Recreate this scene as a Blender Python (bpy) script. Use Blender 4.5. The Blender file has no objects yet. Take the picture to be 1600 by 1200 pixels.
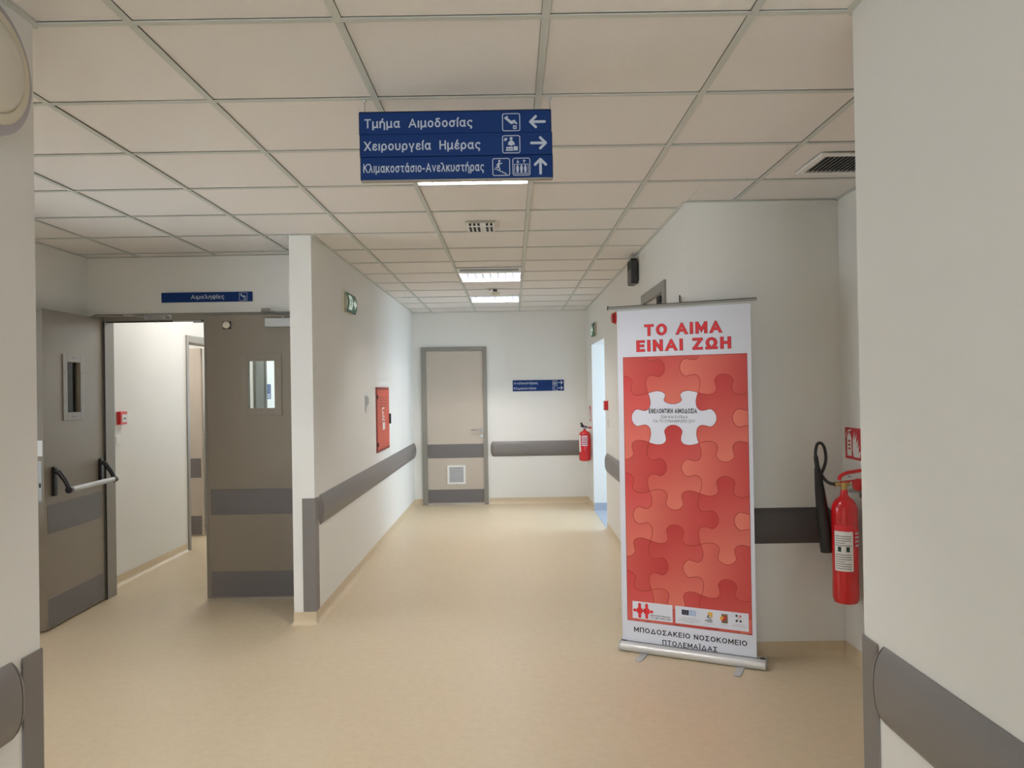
import bpy, bmesh, math, random
from mathutils import Matrix, Vector
random.seed(4)
S = bpy.context.scene
C = S.collection
PI = math.pi

# ------------------------------------------------------------------ camera, light, exposure
cam = bpy.data.objects.new('camera', bpy.data.cameras.new('camera'))
C.objects.link(cam)
S.camera = cam
cam.data.sensor_width = 36.0
cam.data.lens = 1195.4 / 1600 * 36
cam.data.clip_start = 0.02
cam.matrix_world = Matrix(((0.999866, 0.016360, -0.000340, 0), (-0.000227, -0.006878, -0.999976, 0),
                           (-0.016362, 0.999843, -0.006874, 1.577), (0, 0, 0, 1)))
S.view_settings.view_transform = 'Standard'
S.view_settings.look = 'None'
S.view_settings.gamma = 1
S.view_settings.use_curve_mapping = False
S.view_settings.exposure = 0.52
W = bpy.data.worlds.new('sky')
S.world = W
W.use_nodes = True
W.node_tree.nodes['Background'].inputs[0].default_value = (0.62, 0.76, 1.0, 1)
W.node_tree.nodes['Background'].inputs[1].default_value = 2.0
TUBE = 150.0      # radiance of the fluorescent tubes
def day_light(name, loc, rot, sx, sy, power, col):
    l = bpy.data.lights.new(name, 'AREA')
    l.shape = 'RECTANGLE'; l.size = sx; l.size_y = sy; l.energy = power; l.color = col
    o = bpy.data.objects.new(name, l); C.objects.link(o)
    o.location = loc; o.rotation_euler = rot
    return o
# daylight coming through the lift lobby window (right, far) and the window at the end of the corridor behind the camera
day_light('lobby_daylight', (3.75, 8.9, 1.5), (0, PI / 2, 0), 1.9, 1.7, 100, (0.72, 0.85, 1.0))
day_light('corridor_end_daylight', (-0.25, -4.6, 1.45), (PI / 2, 0, 0), 1.7, 1.7, 95, (0.97, 0.97, 1.0))

# daylight through the window of the left hall, and a light added to brighten the room behind the double doors
day_light('hall_daylight', (-3.62, 4.3, 1.5), (0, -PI / 2, 0), 1.5, 1.4, 16, (1.0, 0.965, 0.95))
day_light('ward_fill_light', (-2.4, 12.5, 1.5), (-PI / 2, 0, 0), 1.1, 1.6, 26, (0.86, 0.93, 1.0))

# ------------------------------------------------------------------ materials
def lin(c):
    return tuple(((v / 255 / 12.92) if v / 255 <= .04045 else ((v / 255 + .055) / 1.055) ** 2.4) for v in c)
def mat(name, rgb, rough=.6, metal=0, noise=0, nscale=8, bump=0, bscale=200, emit=0, spec=.5, coat=0):
    m = bpy.data.materials.new(name); m.use_nodes = True
    n = m.node_tree.nodes; L = m.node_tree.links; b = n['Principled BSDF']
    c = (*lin(rgb), 1)
    b.inputs['Base Color'].default_value = c
    b.inputs['Roughness'].default_value = rough
    b.inputs['Metallic'].default_value = metal
    b.inputs['Specular IOR Level'].default_value = spec
    b.inputs['Coat Weight'].default_value = coat
    if noise or bump:
        t = n.new('ShaderNodeTexCoord')
    if noise:
        x = n.new('ShaderNodeTexNoise'); x.inputs['Scale'].default_value = nscale; x.inputs['Detail'].default_value = 5
        L.new(t.outputs['Object'], x.inputs['Vector'])
        mx = n.new('ShaderNodeMix'); mx.data_type = 'RGBA'
        mx.inputs[6].default_value = tuple(v * (1 - noise) for v in c[:3]) + (1,)
        mx.inputs[7].default_value = tuple(min(1, v * (1 + noise)) for v in c[:3]) + (1,)
        L.new(x.outputs['Fac'], mx.inputs[0]); L.new(mx.outputs[2], b.inputs['Base Color'])
    if bump:
        y = n.new('ShaderNodeTexNoise'); y.inputs['Scale'].default_value = bscale; y.inputs['Detail'].default_value = 3
        L.new(t.outputs['Object'], y.inputs['Vector'])
        bp = n.new('ShaderNodeBump'); bp.inputs['Strength'].default_value = bump; bp.inputs['Distance'].default_value = .002
        L.new(y.outputs['Fac'], bp.inputs['Height']); L.new(bp.outputs['Normal'], b.inputs['Normal'])
    if emit:
        b.inputs['Emission Color'].default_value = c
        b.inputs['Emission Strength'].default_value = emit
    return m
M = {}
M['wall'] = mat('wall_paint', (235, 234, 229), .55, noise=.02, nscale=3, bump=.15, bscale=120)
M['wallb'] = mat('lobby_paint_daylit', (206, 218, 232), .55, noise=.02, nscale=3)  # white walls, with the blue of the daylight put into the colour
M['tile'] = mat('ceiling_tile', (236, 232, 227), .9, noise=.025, nscale=40, bump=.3, bscale=300)
M['bar'] = mat('ceiling_bar', (206, 209, 202), .55)
M['gap'] = mat('ceiling_gap', (70, 66, 60), .9)
M['frame'] = mat('door_frame_paint', (140, 135, 125), .4, noise=.02, nscale=5)
M['leaf'] = mat('fire_door_paint', (140, 130, 116), .42, noise=.03, nscale=4)
M['leafdull'] = mat('service_door_paint', (112, 114, 108), .85, spec=.1)
M['leaf2'] = mat('pale_door_laminate', (193, 182, 168), .45, noise=.02, nscale=6)
M['band'] = mat('kick_band', (112, 107, 106), .5, noise=.03, nscale=30, bump=.2, bscale=400)
M['rail'] = mat('handrail_vinyl', (124, 119, 116), .42, noise=.02, nscale=30, bump=.25, bscale=500)
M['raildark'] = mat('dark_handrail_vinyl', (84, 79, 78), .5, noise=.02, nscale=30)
M['seam'] = mat('dark_seam', (30, 28, 27), .7)
M['black'] = mat('black_plastic', (24, 23, 22), .35)
M['alu'] = mat('brushed_aluminium', (214, 214, 212), .38, metal=.45, noise=.03, nscale=60)
M['silver'] = mat('silver_paint', (188, 190, 190), .4, metal=.3)
M['chrome'] = mat('chrome', (168, 166, 162), .28, metal=.9)
M['white'] = mat('white_plastic', (238, 237, 233), .4)
M['cream'] = mat('cream_plastic', (226, 218, 196), .35)
M['lens'] = mat('opal_lens', (222, 216, 200), .3)
M['rim'] = mat('grey_rim', (178, 172, 176), .3)
M['blue'] = mat('sign_blue', (10, 50, 112), .6, spec=.25)
M['signtext'] = mat('sign_text', (190, 199, 214), .5)
M['navyedge'] = mat('sign_edge', (15, 22, 45), .4)
M['red'] = mat('fire_red', (205, 26, 32), .22, coat=.4)
M['redsat'] = mat('cabinet_red', (200, 84, 64), .45, noise=.02, nscale=10)
M['reddark'] = mat('cabinet_red_edge', (140, 60, 48), .5)
M['signred'] = mat('sign_red', (196, 36, 44), .45)
M['green'] = mat('exit_green', (12, 112, 84), .35)
M['greenedge'] = mat('exit_edge', (22, 50, 38), .4)
M['paper'] = mat('banner_sheet', (222, 225, 236), .45)
M['ink'] = mat('print_ink', (30, 30, 36), .5)
M['inkgrey'] = mat('print_grey', (105, 102, 105), .5)
M['inkpale'] = mat('print_pale', (178, 178, 182), .5)
M['titlered'] = mat('print_red', (222, 44, 52), .5)
M['titleedge'] = mat('print_red_edge', (122, 44, 62), .5)
M['line'] = mat('print_outline', (160, 46, 36), .5)
M['logoblue'] = mat('print_navy', (24, 34, 72), .5)
M['logosky'] = mat('print_sky', (120, 160, 205), .5)
M['logoyel'] = mat('print_yellow', (226, 176, 72), .5)
M['logobrown'] = mat('print_brown', (120, 96, 72), .5)
M['brass'] = mat('brass', (190, 160, 100), .3, metal=.9)
M['lobbyfloor'] = mat('lobby_stone', (196, 200, 206), .3, noise=.06, nscale=14)
M['skirt'] = mat('lobby_skirting', (170, 178, 190), .35, noise=.05, nscale=20)
M['steel'] = mat('grey_steel', (150, 148, 142), .4, metal=.5)
M['reflector'] = mat('reflector', (225, 230, 235), .3, metal=.5)
M['tube'] = mat('lamp_tube', (255, 250, 248), .5, emit=TUBE)
M['blade'] = mat('louvre_metal', (96, 99, 104), .35, metal=.2)
M['tube2'] = mat('room_lamp_tube', (255, 251, 248), .5, emit=55)
M['exitwhite'] = mat('exit_white', (222, 238, 228), .4, emit=.25)
# vinyl floor
def floor_mat():
    m = bpy.data.materials.new('vinyl_floor'); m.use_nodes = True
    n = m.node_tree.nodes; L = m.node_tree.links; b = n['Principled BSDF']
    t = n.new('ShaderNodeTexCoord')
    def noise(sc, det, ro=.6):
        x = n.new('ShaderNodeTexNoise'); x.inputs['Scale'].default_value = sc; x.inputs['Detail'].default_value = det
        x.inputs['Roughness'].default_value = ro; L.new(t.outputs['Object'], x.inputs['Vector']); return x
    a = noise(22, 8, .75); c = noise(3, 3); d = noise(90, 4, .7)
    r = n.new('ShaderNodeValToRGB'); e = r.color_ramp.elements
    e[0].position = .3; e[0].color = (*lin((207, 189, 158)), 1)
    e[1].position = .7; e[1].color = (*lin((217, 200, 171)), 1)
    L.new(a.outputs['Fac'], r.inputs[0])
    mx = n.new('ShaderNodeMix'); mx.data_type = 'RGBA'; mx.blend_type = 'MULTIPLY'; mx.inputs[0].default_value = .5
    r2 = n.new('ShaderNodeValToRGB'); r2.color_ramp.elements[0].position = .3; r2.color_ramp.elements[1].position = .62
    r2.color_ramp.elements[0].color = (.92, .91, .89, 1); L.new(d.outputs['Fac'], r2.inputs[0])
    L.new(r.outputs[0], mx.inputs[6]); L.new(r2.outputs[0], mx.inputs[7]); L.new(mx.outputs[2], b.inputs['Base Color'])
    mr = n.new('ShaderNodeMapRange'); mr.inputs['To Min'].default_value = .30; mr.inputs['To Max'].default_value = .42
    L.new(c.outputs['Fac'], mr.inputs['Value']); L.new(mr.outputs[0], b.inputs['Roughness'])
    b.inputs['Specular IOR Level'].default_value = .45
    return m
M['floor'] = floor_mat()
def glass_mat():
    m = bpy.data.materials.new('door_glass'); m.use_nodes = True
    n = m.node_tree.nodes; L = m.node_tree.links; n.remove(n['Principled BSDF'])
    tr = n.new('ShaderNodeBsdfTransparent'); tr.inputs[0].default_value = (.92, .955, .95, 1)
    g = n.new('ShaderNodeBsdfGlossy'); g.inputs['Roughness'].default_value = .02
    f = n.new('ShaderNodeFresnel'); f.inputs[0].default_value = 1.5
    mx = n.new('ShaderNodeMixShader'); L.new(f.outputs[0], mx.inputs[0]); L.new(tr.outputs[0], mx.inputs[1]); L.new(g.outputs[0], mx.inputs[2])
    L.new(mx.outputs[0], n['Material Output'].inputs[0])
    return m
M['glass'] = glass_mat()
def col_mat():
    m = bpy.data.materials.new('puzzle_print'); m.use_nodes = True
    n = m.node_tree.nodes; L = m.node_tree.links
    a = n.new('ShaderNodeVertexColor'); a.layer_name = 'print'
    L.new(a.outputs[0], n['Principled BSDF'].inputs['Base Color']); n['Principled BSDF'].inputs['Roughness'].default_value = .5
    return m
M['puzzle'] = col_mat()

# ------------------------------------------------------------------ helpers
class MB:
    def __init__(s): s.v = []; s.f = []; s.mi = []; s.k = 0
    def add(s, vs, fs, k=None):
        b = len(s.v); s.v += [tuple(v) for v in vs]; s.f += [[b + i for i in f] for f in fs]
        s.mi += [s.k if k is None else k] * len(fs); return s
    def box(s, x0, x1, y0, y1, z0, z1, k=None):
        return s.add([(x0, y0, z0), (x1, y0, z0), (x1, y1, z0), (x0, y1, z0), (x0, y0, z1), (x1, y0, z1), (x1, y1, z1), (x0, y1, z1)],
                     [(0, 3, 2, 1), (4, 5, 6, 7), (0, 1, 5, 4), (1, 2, 6, 5), (2, 3, 7, 6), (3, 0, 4, 7)], k)
    def cyl(s, p0, p1, r0, r1=None, n=20, k=None):
        r1 = r0 if r1 is None else r1
        p0 = Vector(p0); p1 = Vector(p1); d = (p1 - p0).normalized()
        a = d.orthogonal().normalized(); b = d.cross(a)
        vs = []
        for p, r in ((p0, r0), (p1, r1)):
            vs += [p + (a * math.cos(2 * PI * i / n) + b * math.sin(2 * PI * i / n)) * r for i in range(n)]
        fs = [(i, (i + 1) % n, n + (i + 1) % n, n + i) for i in range(n)]
        return s.add(vs, fs + [tuple(range(n))[::-1], tuple(range(n, 2 * n))], k)
    def tube(s, pts, rs, n=12, k=None):
        P = [Vector(p) for p in pts]
        if not hasattr(rs, '__len__'): rs = [rs] * len(P)
        vs = []; up = None
        for i, p in enumerate(P):
            d = (P[min(i + 1, len(P) - 1)] - P[max(i - 1, 0)]).normalized()
            up = d.orthogonal().normalized() if up is None else (up - d * up.dot(d)).normalized()
            b = d.cross(up)
            vs += [p + (up * math.cos(2 * PI * j / n) + b * math.sin(2 * PI * j / n)) * rs[i] for j in range(n)]
        fs = [(i * n + j, i * n + (j + 1) % n, (i + 1) * n + (j + 1) % n, (i + 1) * n + j) for i in range(len(P) - 1) for j in range(n)]
        return s.add(vs, fs + [tuple(range(n))[::-1], tuple(range((len(P) - 1) * n, len(P) * n))], k)
    def lathe(s, prof, c=(0, 0, 0), n=32, axis='z', k=None):
        vs = []
        for r, h in prof:
            for i in range(n):
                a = 2 * PI * i / n; x, y = r * math.cos(a), r * math.sin(a)
                vs.append((c[0] + x, c[1] + y, c[2] + h) if axis == 'z' else (c[0] + x, c[1] - h, c[2] + y))
        m = len(prof)
        fs = [(i * n + j, i * n + (j + 1) % n, (i + 1) * n + (j + 1) % n, (i + 1) * n + j) for i in range(m - 1) for j in range(n)]
        return s.add(vs, fs + [tuple(range(n))[::-1], tuple(range((m - 1) * n, m * n))], k)
    def extrude_x(s, prof, x0, x1, k=None):       # prof: closed list of (y, z)
        n = len(prof)
        vs = [(x0, y, z) for y, z in prof] + [(x1, y, z) for y, z in prof]
        return s.add(vs, [(i, (i + 1) % n, n + (i + 1) % n, n + i) for i in range(n)] + [tuple(range(n))[::-1], tuple(range(n, 2 * n))], k)
    def plate(s, poly, d0, d1, k=None):           # poly in (x, z), thickness along y
        n = len(poly)
        vs = [(x, d0, z) for x, z in poly] + [(x, d1, z) for x, z in poly]
        return s.add(vs, [(i, (i + 1) % n, n + (i + 1) % n, n + i) for i in range(n)] + [tuple(range(n))[::-1], tuple(range(n, 2 * n))], k)
    def build(s, name, m, parent=None, bevel=0, smooth=False, seg=2):
        me = bpy.data.meshes.new(name)
        me.from_pydata(s.v, [], s.f)
        ms = m if isinstance(m, (list, tuple)) else [m]
        for q in ms: me.materials.append(M[q])
        for p, i in zip(me.polygons, s.mi): p.material_index = min(i, len(ms) - 1)
        b = bmesh.new(); b.from_mesh(me)
        bmesh.ops.recalc_face_normals(b, faces=b.faces)
        if bevel:
            es = [e for e in b.edges if len(e.link_faces) == 2 and e.calc_face_angle(0) > .5]
            bmesh.ops.bevel(b, geom=es, offset=bevel, segments=seg, profile=.6, affect='EDGES', clamp_overlap=True)
        if smooth:
            for f in b.faces: f.smooth = True
            for e in b.edges:
                if len(e.link_faces) == 2 and e.calc_face_angle(0) > .7: e.smooth = False
        b.to_mesh(me); b.free()
        o = bpy.data.objects.new(name, me); C.objects.link(o)
        if parent: o.parent = parent
        return o
def link(me, name, parent):
    o = bpy.data.objects.new(name, me); C.objects.link(o); o.parent = parent; return o
def thing(name, label, cat, loc=(0, 0, 0), rz=0, group=None):
    o = bpy.data.objects.new(name, None); C.objects.link(o)
    o.location = loc; o.rotation_euler = (0, 0, rz); o.empty_display_size = .1
    o['label'] = label; o['category'] = cat
    if group: o['group'] = group
    return o
def struct(o, label=None):
    o['kind'] = 'structure'
    if label: o['label'] = label
    return o
def sthing(name, loc=(0, 0, 0), rz=0, label=None):
    o = bpy.data.objects.new(name, None); C.objects.link(o); o.location = loc; o.rotation_euler = (0, 0, rz)
    return struct(o, label)
FACE_CAM, FACE_PX, FACE_MX = 0, PI / 2, -PI / 2      # wall faces -Y, +X, -X

# flat print: polygons in (x, z) standing in front of a face at y = -d
def flat(name, polys, m, parent, d):
    vs = []; fs = []
    for i, p in enumerate(polys):
        b = len(vs); vs += [(x, -d - (i % 9) * 2e-5, z) for x, z in p]; fs.append(list(range(b, b + len(p))))
    me = bpy.data.meshes.new(name); me.from_pydata(vs, [], fs); me.materials.append(M[m])
    b = bmesh.new(); b.from_mesh(me)
    for f in list(b.faces):
        f.normal_update()
        if f.normal.y > 0: f.normal_flip()
    b.to_mesh(me); b.free()
    o = bpy.data.objects.new(name, me); C.objects.link(o); o.parent = parent
    return o
def rect(x0, x1, z0, z1): return [(x0, z0), (x1, z0), (x1, z1), (x0, z1)]
def disc(x, z, r, n=16, rz=None): return [(x + r * math.cos(2 * PI * i / n), z + (rz or r) * math.sin(2 * PI * i / n)) for i in range(n)]
def cap(p, q, w, n=5):
    a = math.atan2(q[1] - p[1], q[0] - p[0]); r = w / 2; o = []
    for i in range(n + 1): t = a - PI / 2 + PI * i / n; o.append((q[0] + r * math.cos(t), q[1] + r * math.sin(t)))
    for i in range(n + 1): t = a + PI / 2 + PI * i / n; o.append((p[0] + r * math.cos(t), p[1] + r * math.sin(t)))
    return o
def rrect(x0, x1, z0, z1, r, n=5):
    o = []
    for cx, cz, a0 in ((x1 - r, z0 + r, -PI / 2), (x1 - r, z1 - r, 0), (x0 + r, z1 - r, PI / 2), (x0 + r, z0 + r, PI)):
        o += [(cx + r * math.cos(a0 + PI / 2 * i / n), cz + r * math.sin(a0 + PI / 2 * i / n)) for i in range(n + 1)]
    return o
def ring(x0, x1, z0, z1, r, w):
    a = rrect(x0, x1, z0, z1, r); b = rrect(x0 + w, x1 - w, z0 + w, z1 - w, max(r - w, .0005)); n = len(a)
    return [[a[i], a[(i + 1) % n], b[(i + 1) % n], b[i]] for i in range(n)]
def smooth2(P_, n=4):
    o = []
    for i in range(len(P_) - 1):
        a, b_, c, e = [P_[min(max(i + k, 0), len(P_) - 1)] for k in (-1, 0, 1, 2)]
        for k in range(n):
            t = k / n
            o.append(tuple(.5 * (2 * b_[j] + (-a[j] + c[j]) * t + (2 * a[j] - 5 * b_[j] + 4 * c[j] - e[j]) * t * t + (-a[j] + 3 * b_[j] - 3 * c[j] + e[j]) * t ** 3) for j in (0, 1)))
    return o + [P_[-1]]
def clip(poly, x0, x1, z0, z1):
    def cut(P_, ax, v, sgn):
        o = []
        for i in range(len(P_)):
            a, c = P_[i - 1], P_[i]
            ia, ic = sgn * (a[ax] - v) >= 0, sgn * (c[ax] - v) >= 0
            if ia != ic:
                t = (v - a[ax]) / (c[ax] - a[ax]); o.append((a[0] + t * (c[0] - a[0]), a[1] + t * (c[1] - a[1])))
            if ic: o.append(c)
        return o
    P_ = list(poly)
    for ax, v, sg in ((0, x0, 1), (0, x1, -1), (1, z0, 1), (1, z1, -1)):
        P_ = cut(P_, ax, v, sg)
        if not P_: return []
    return P_
# stroke lettering: each glyph is (width, strokes); centre lines, capital height 1; 'c' strokes are smoothed, 'o' are closed ovals
def _a(cx, cz, rx, rz, a0, a1, n=18):
    return [(cx + rx * math.cos(math.radians(a0 + (a1 - a0) * i / n)), cz + rz * math.sin(math.radians(a0 + (a1 - a0) * i / n))) for i in range(n + 1)]
_O = _a(.37, .5, .37, .5, 90, 450, 28); _o = _a(.26, .36, .26, .36, 90, 450, 24)
def _c(*p): return smooth2(list(p), 3)
GL = {
 'Α': (.76, [[(0, 0), (.38, 1), (.76, 0)], [(.14, .3), (.62, .3)]]), 'Γ': (.5, [[(0, 0), (0, 1), (.5, 1)]]),
 'Δ': (.8, [[(.02, 0), (.4, 1), (.78, 0)], [(0, 0), (.8, 0)]]), 'Ε': (.5, [[(.5, 1), (0, 1), (0, 0), (.5, 0)], [(0, .52), (.44, .52)]]),
 'Ζ': (.6, [[(0, 1), (.6, 1)], [(0, 0), (.6, 0)], [(.6, 1), (0, 0)]]), 'Η': (.62, [[(0, 0), (0, 1)], [(.62, 0), (.62, 1)], [(0, .52), (.62, .52)]]),
 'Θ': (.74, [_O, [(.2, .5), (.54, .5)]]), 'Ι': (0, [[(0, 0), (0, 1)]]), 'Ϊ': (.1, [[(.05, 0), (.05, 1)], [(-.1, 1.24), (-.09, 1.24)], [(.2, 1.24), (.21, 1.24)]]),
 'Κ': (.6, [[(0, 0), (0, 1)], [(.56, 1), (.02, .42)], [(.2, .6), (.6, 0)]]), 'Λ': (.72, [[(0, 0), (.36, 1), (.72, 0)]]),
 'Μ': (.78, [[(0, 0), (0, 1)], [(.78, 0), (.78, 1)], [(0, 1), (.39, .26), (.78, 1)]]), 'Ν': (.62, [[(0, 0), (0, 1)], [(.62, 0), (.62, 1)], [(0, 1), (.62, 0)]]), 'Ο': (.74, [_O]),
 'Π': (.64, [[(0, 0), (0, 1), (.64, 1), (.64, 0)]]), 'Ρ': (.54, [[(0, 0), (0, 1), (.28, 1)] + _a(.28, .73, .26, .27, 90, -90, 10) + [(0, .46)]]),
 'Σ': (.58, [[(.56, 1), (.02, 1), (.34, .52), (0, 0), (.58, 0)]]), 'Τ': (.62, [[(0, 1), (.62, 1)], [(.31, 1), (.31, 0)]]),
 'Υ': (.66, [[(0, 1), (.33, .48), (.66, 1)], [(.33, .48), (.33, 0)]]), 'Χ': (.64, [[(0, 1), (.64, 0)], [(0, 0), (.64, 1)]]),
 'Ω': (.76, [[(0, 0), (.24, 0)] + _a(.38, .57, .35, .43, 236, -56, 24) + [(.52, 0), (.76, 0)]]),
 'α': (.58, [_o, _c((.54, .72), (.5, .36), (.52, .1), (.6, 0))]), 'δ': (.54, [_a(.26, .33, .26, .33, 90, 450, 24), _c((.46, 1.0), (.22, 1.02), (.11, .92), (.2, .8), (.4, .62))]),
 'ε': (.44, [_c((.43, .6), (.34, .71), (.14, .70), (.06, .56), (.14, .42), (.3, .39)), _c((.15, .40), (.01, .28), (.02, .1), (.18, 0), (.36, .02), (.45, .13))]),
 'η': (.5, [[(0, .72), (0, 0)], _c((.01, .48), (.12, .66), (.28, .72), (.44, .64), (.5, .46), (.5, .2), (.5, -.26))]),
 'ι': (.0, [[(0, .72), (0, 0)]]), 'κ': (.46, [[(0, 0), (0, .72)], [(.42, .72), (.02, .28)], [(.16, .42), (.46, 0)]]),
 'λ': (.54, [_c((.0, 1.02), (.12, 1.0), (.19, .88), (.3, .6), (.52, 0)), [(.28, .6), (.0, 0)]]),
 'μ': (.54, [[(0, .72), (0, -.26)], _c((.01, .2), (.1, .03), (.24, 0), (.38, .06), (.49, .24)), _c((.5, .72), (.5, .3), (.5, .1), (.56, .0))]),
 'ν': (.5, [[(0, .72), (.25, 0), (.5, .72)]]), 'ο': (.52, [_o]), 'ρ': (.52, [_o, [(0, .36), (0, -.26)]]),
 'σ': (.6, [_a(.26, .34, .26, .34, 90, 450, 24), [(.26, .70), (.6, .70)]]),
 'ς': (.46, [_c((.46, .62), (.34, .72), (.14, .68), (.0, .42), (.06, .16), (.24, .04), (.4, -.02), (.44, -.14), (.36, -.25))]),
 'τ': (.46, [[(0, .70), (.46, .70)], _c((.22, .7), (.22, .3), (.23, .08), (.38, 0))]),
 'υ': (.5, [_c((0, .72), (0, .4), (.03, .12), (.22, 0), (.42, .08), (.5, .34), (.48, .72))]),
 'ψ': (.64, [_c((0, .72), (0, .4), (.05, .12), (.32, 0), (.58, .12), (.64, .4), (.64, .72)), [(.32, .9), (.32, -.26)]]),
 'γ': (.5, [[(0, .72), (.25, .08), (.5, .72)], [(.25, .12), (.25, -.26)]]), '-': (.26, [[(0, .34), (.26, .34)]]), ' ': (.12, []),
}
for q, r_, dx in (('ά', 'α', .24), ('έ', 'ε', .2), ('ή', 'η', .22), ('ί', 'ι', .0)): GL[q] = (GL[r_][0], GL[r_][1] + [[(dx, .90), (dx + .09, 1.08)]])
def stroke(P_, w, ext=1):
    closed = math.hypot(P_[0][0] - P_[-1][0], P_[0][1] - P_[-1][1]) < 1e-6
    P_ = [p for i, p in enumerate(P_) if i == 0 or math.hypot(p[0] - P_[i - 1][0], p[1] - P_[i - 1][1]) > 1e-5]
    n = len(P_); dr = []
    for i in range(n - 1):
        L = math.hypot(P_[i + 1][0] - P_[i][0], P_[i + 1][1] - P_[i][1]); dr.append(((P_[i + 1][0] - P_[i][0]) / L, (P_[i + 1][1] - P_[i][1]) / L))
    h = w / 2; L_ = []; R_ = []
    for i, p in enumerate(P_):
        a = dr[i - 1] if i else (dr[-1] if closed else dr[0])
        c = dr[i] if i < n - 1 else (dr[0] if closed else dr[-1])
        if not closed and i == 0: p = (p[0] - c[0] * h * ext, p[1] - c[1] * h * ext)
        if not closed and i == n - 1: p = (p[0] + a[0] * h * ext, p[1] + a[1] * h * ext)
        mx, mz = -(a[1] + c[1]), a[0] + c[0]; m = math.hypot(mx, mz)
        if m < .2: mx, mz, m = -c[1], c[0], 1
        mx /= m; mz /= m; k = min(2.2, 1 / max(.3, mx * -c[1] + mz * c[0]))
        L_.append((p[0] + mx * h * k, p[1] + mz * h * k)); R_.append((p[0] - mx * h * k, p[1] - mz * h * k))
    return [[L_[i], R_[i], R_[i + 1], L_[i + 1]] for i in range(n - 1)]
def text(name, s, x0, x1, base, caph, m, parent, d, w=.17, extra=0, gap=.16):
    x = 0; G_ = []
    for ch in s:
        gw, st = GL[ch]
        G_ += [([(x + px, pz) for px, pz in p], i, ch, x, gw) for i, p in enumerate(st)]
        x += gw + w + gap
    tot = x - gap - w
    k = (x1 - x0) / (tot + w); kz = caph / (1 + w)
    V = []; F = []
    for p, i, ch, gx, gw in G_:
        we = w + extra; e = we / 2; fl = ch in 'ΑΔΛΜΝΧΚΥΖνκλ'
        for q in stroke(p, we, 2.2 if fl and not (ch in 'ΑΔ' and i) else 1):
            if fl:
                q = clip(q, gx - (e if ch in 'ΜΝΖ' else 1), gx + gw + (e if ch in 'ΜΝΖ' else 1), -e, (.72 if ch in 'νκ' else 1) + e)
                if len(q) < 3: continue
            o = len(V)
            V += [(x0 + (a + w / 2) * k, -d - (i % 4) * 3e-5, base + (b_ + w / 2) * kz) for a, b_ in q]
            F.append(list(range(o, len(V))))
    me = bpy.data.meshes.new(name)
    me.from_pydata(V, [], F); me.materials.append(M[m])
    bm = bmesh.new(); bm.from_mesh(me)
    for f in bm.faces:
        f.normal_update()
        if f.normal.y > 0: f.normal_flip()
    bm.to_mesh(me); bm.free()
    o = bpy.data.objects.new(name, me); C.objects.link(o); o.parent = parent
    return o

# ------------------------------------------------------------------ main dimensions
H = 2.65
XL, XR, YB = -1.355, 1.035, 10.55          # far corridor
NL, NR, YN = -1.365, 1.0, 2.203            # near corridor
HL, HR = -3.29, 1.92                       # hall sides
YE = 5.215                                 # end face of the left corridor wall
XE = -1.505
YD, YR = 5.95, 4.46                        # double-door wall, recess back wall
YC = 12.2                                  # end of the room behind the double doors
T = .17

# ---- floor
b = MB(); b.box(-5.2, 1.2, -4.3, 12.4, -.12, 0); b.box(1.2, 2.2, -4.3, 7.3, -.12, 0)
fl = struct(b.build('floor', 'floor'))
# lobby stone floor
lf = MB().box(1.2, 3.6, 7.4, 10.0, -.12, -.01).build('floor', 'lobbyfloor'); struct(lf)
tm = MB().box(0, .396, 0, .396, -.01, .0).build('floor_tile', 'lobbyfloor', lf)
tm.location = (1.2, 8.5, 0)
for i in range(6):
    for j in range(4):
        if i + j:
            o = link(tm.data, 'floor_tile', lf); o.location = (1.2 + .4 * i, 8.5 + .4 * j - .0, 0)
            if j == 3: o.scale.y = .37
struct(MB().box(1.035, 1.2, 8.5, 9.85, 0, .004).build('trim_1', 'skirt'))

# ---- walls
def wall(name, boxes, m='wall'):
    b = MB()
    for q in boxes: b.box(*q)
    return struct(b.build(name, m))
wall('wall_left', [(XE, XL, YE, YB, 0, H)])
wall('wall_back', [(XE, 1.3, YB, YB + T, 0, H)])
OY0, OY1, OZ = 8.5, 9.85, 2.13             # lobby opening
DY0, DY1, DZ = 5.09, 5.95, 2.24            # door on the right wall
wall('wall_right', [(XR, XR + T, YR, DY0, 0, H), (XR, XR + T, DY1, OY0, 0, H), (XR, XR + T, OY1, YB, 0, H),
                    (XR, XR + T, DY0, DY1, DZ, H), (XR, XR + T, OY0, OY1, OZ, H)])
wall('wall_recess', [(XR + T, HR + T, YR, YR + T, 0, H)])
wall('wall_hall_right', [(HR, HR + T, YN - T, YR, 0, H)])
wall('wall_near_right', [(NR, NR + T, -4.2, YN - .004, 0, H), (NR + T, HR, YN - T, YN - .004, 0, H)])
wall('wall_near_left', [(NL - T, NL, -4.2, YN - .004, 0, H), (HL - T, NL - T, YN - T, YN - .004, 0, H)])
wall('wall_hall_left', [(HL - T, HL, YN, 3.5, 0, H), (HL - T, HL, 5.1, YD + .2, 0, H), (HL - T, HL, 3.5, 5.1, 0, .75), (HL - T, HL, 3.5, 5.1, 2.3, H)])
LX0, LX1, LZ = -3.19, -1.53, 2.21          # double door opening
wall('wall_doors', [(HL, LX0, YD, YD + T, 0, H), (LX0, LX1, YD, YD + T, LZ, H), (LX1, XE, YD, YD + T, 0, H)])
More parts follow.
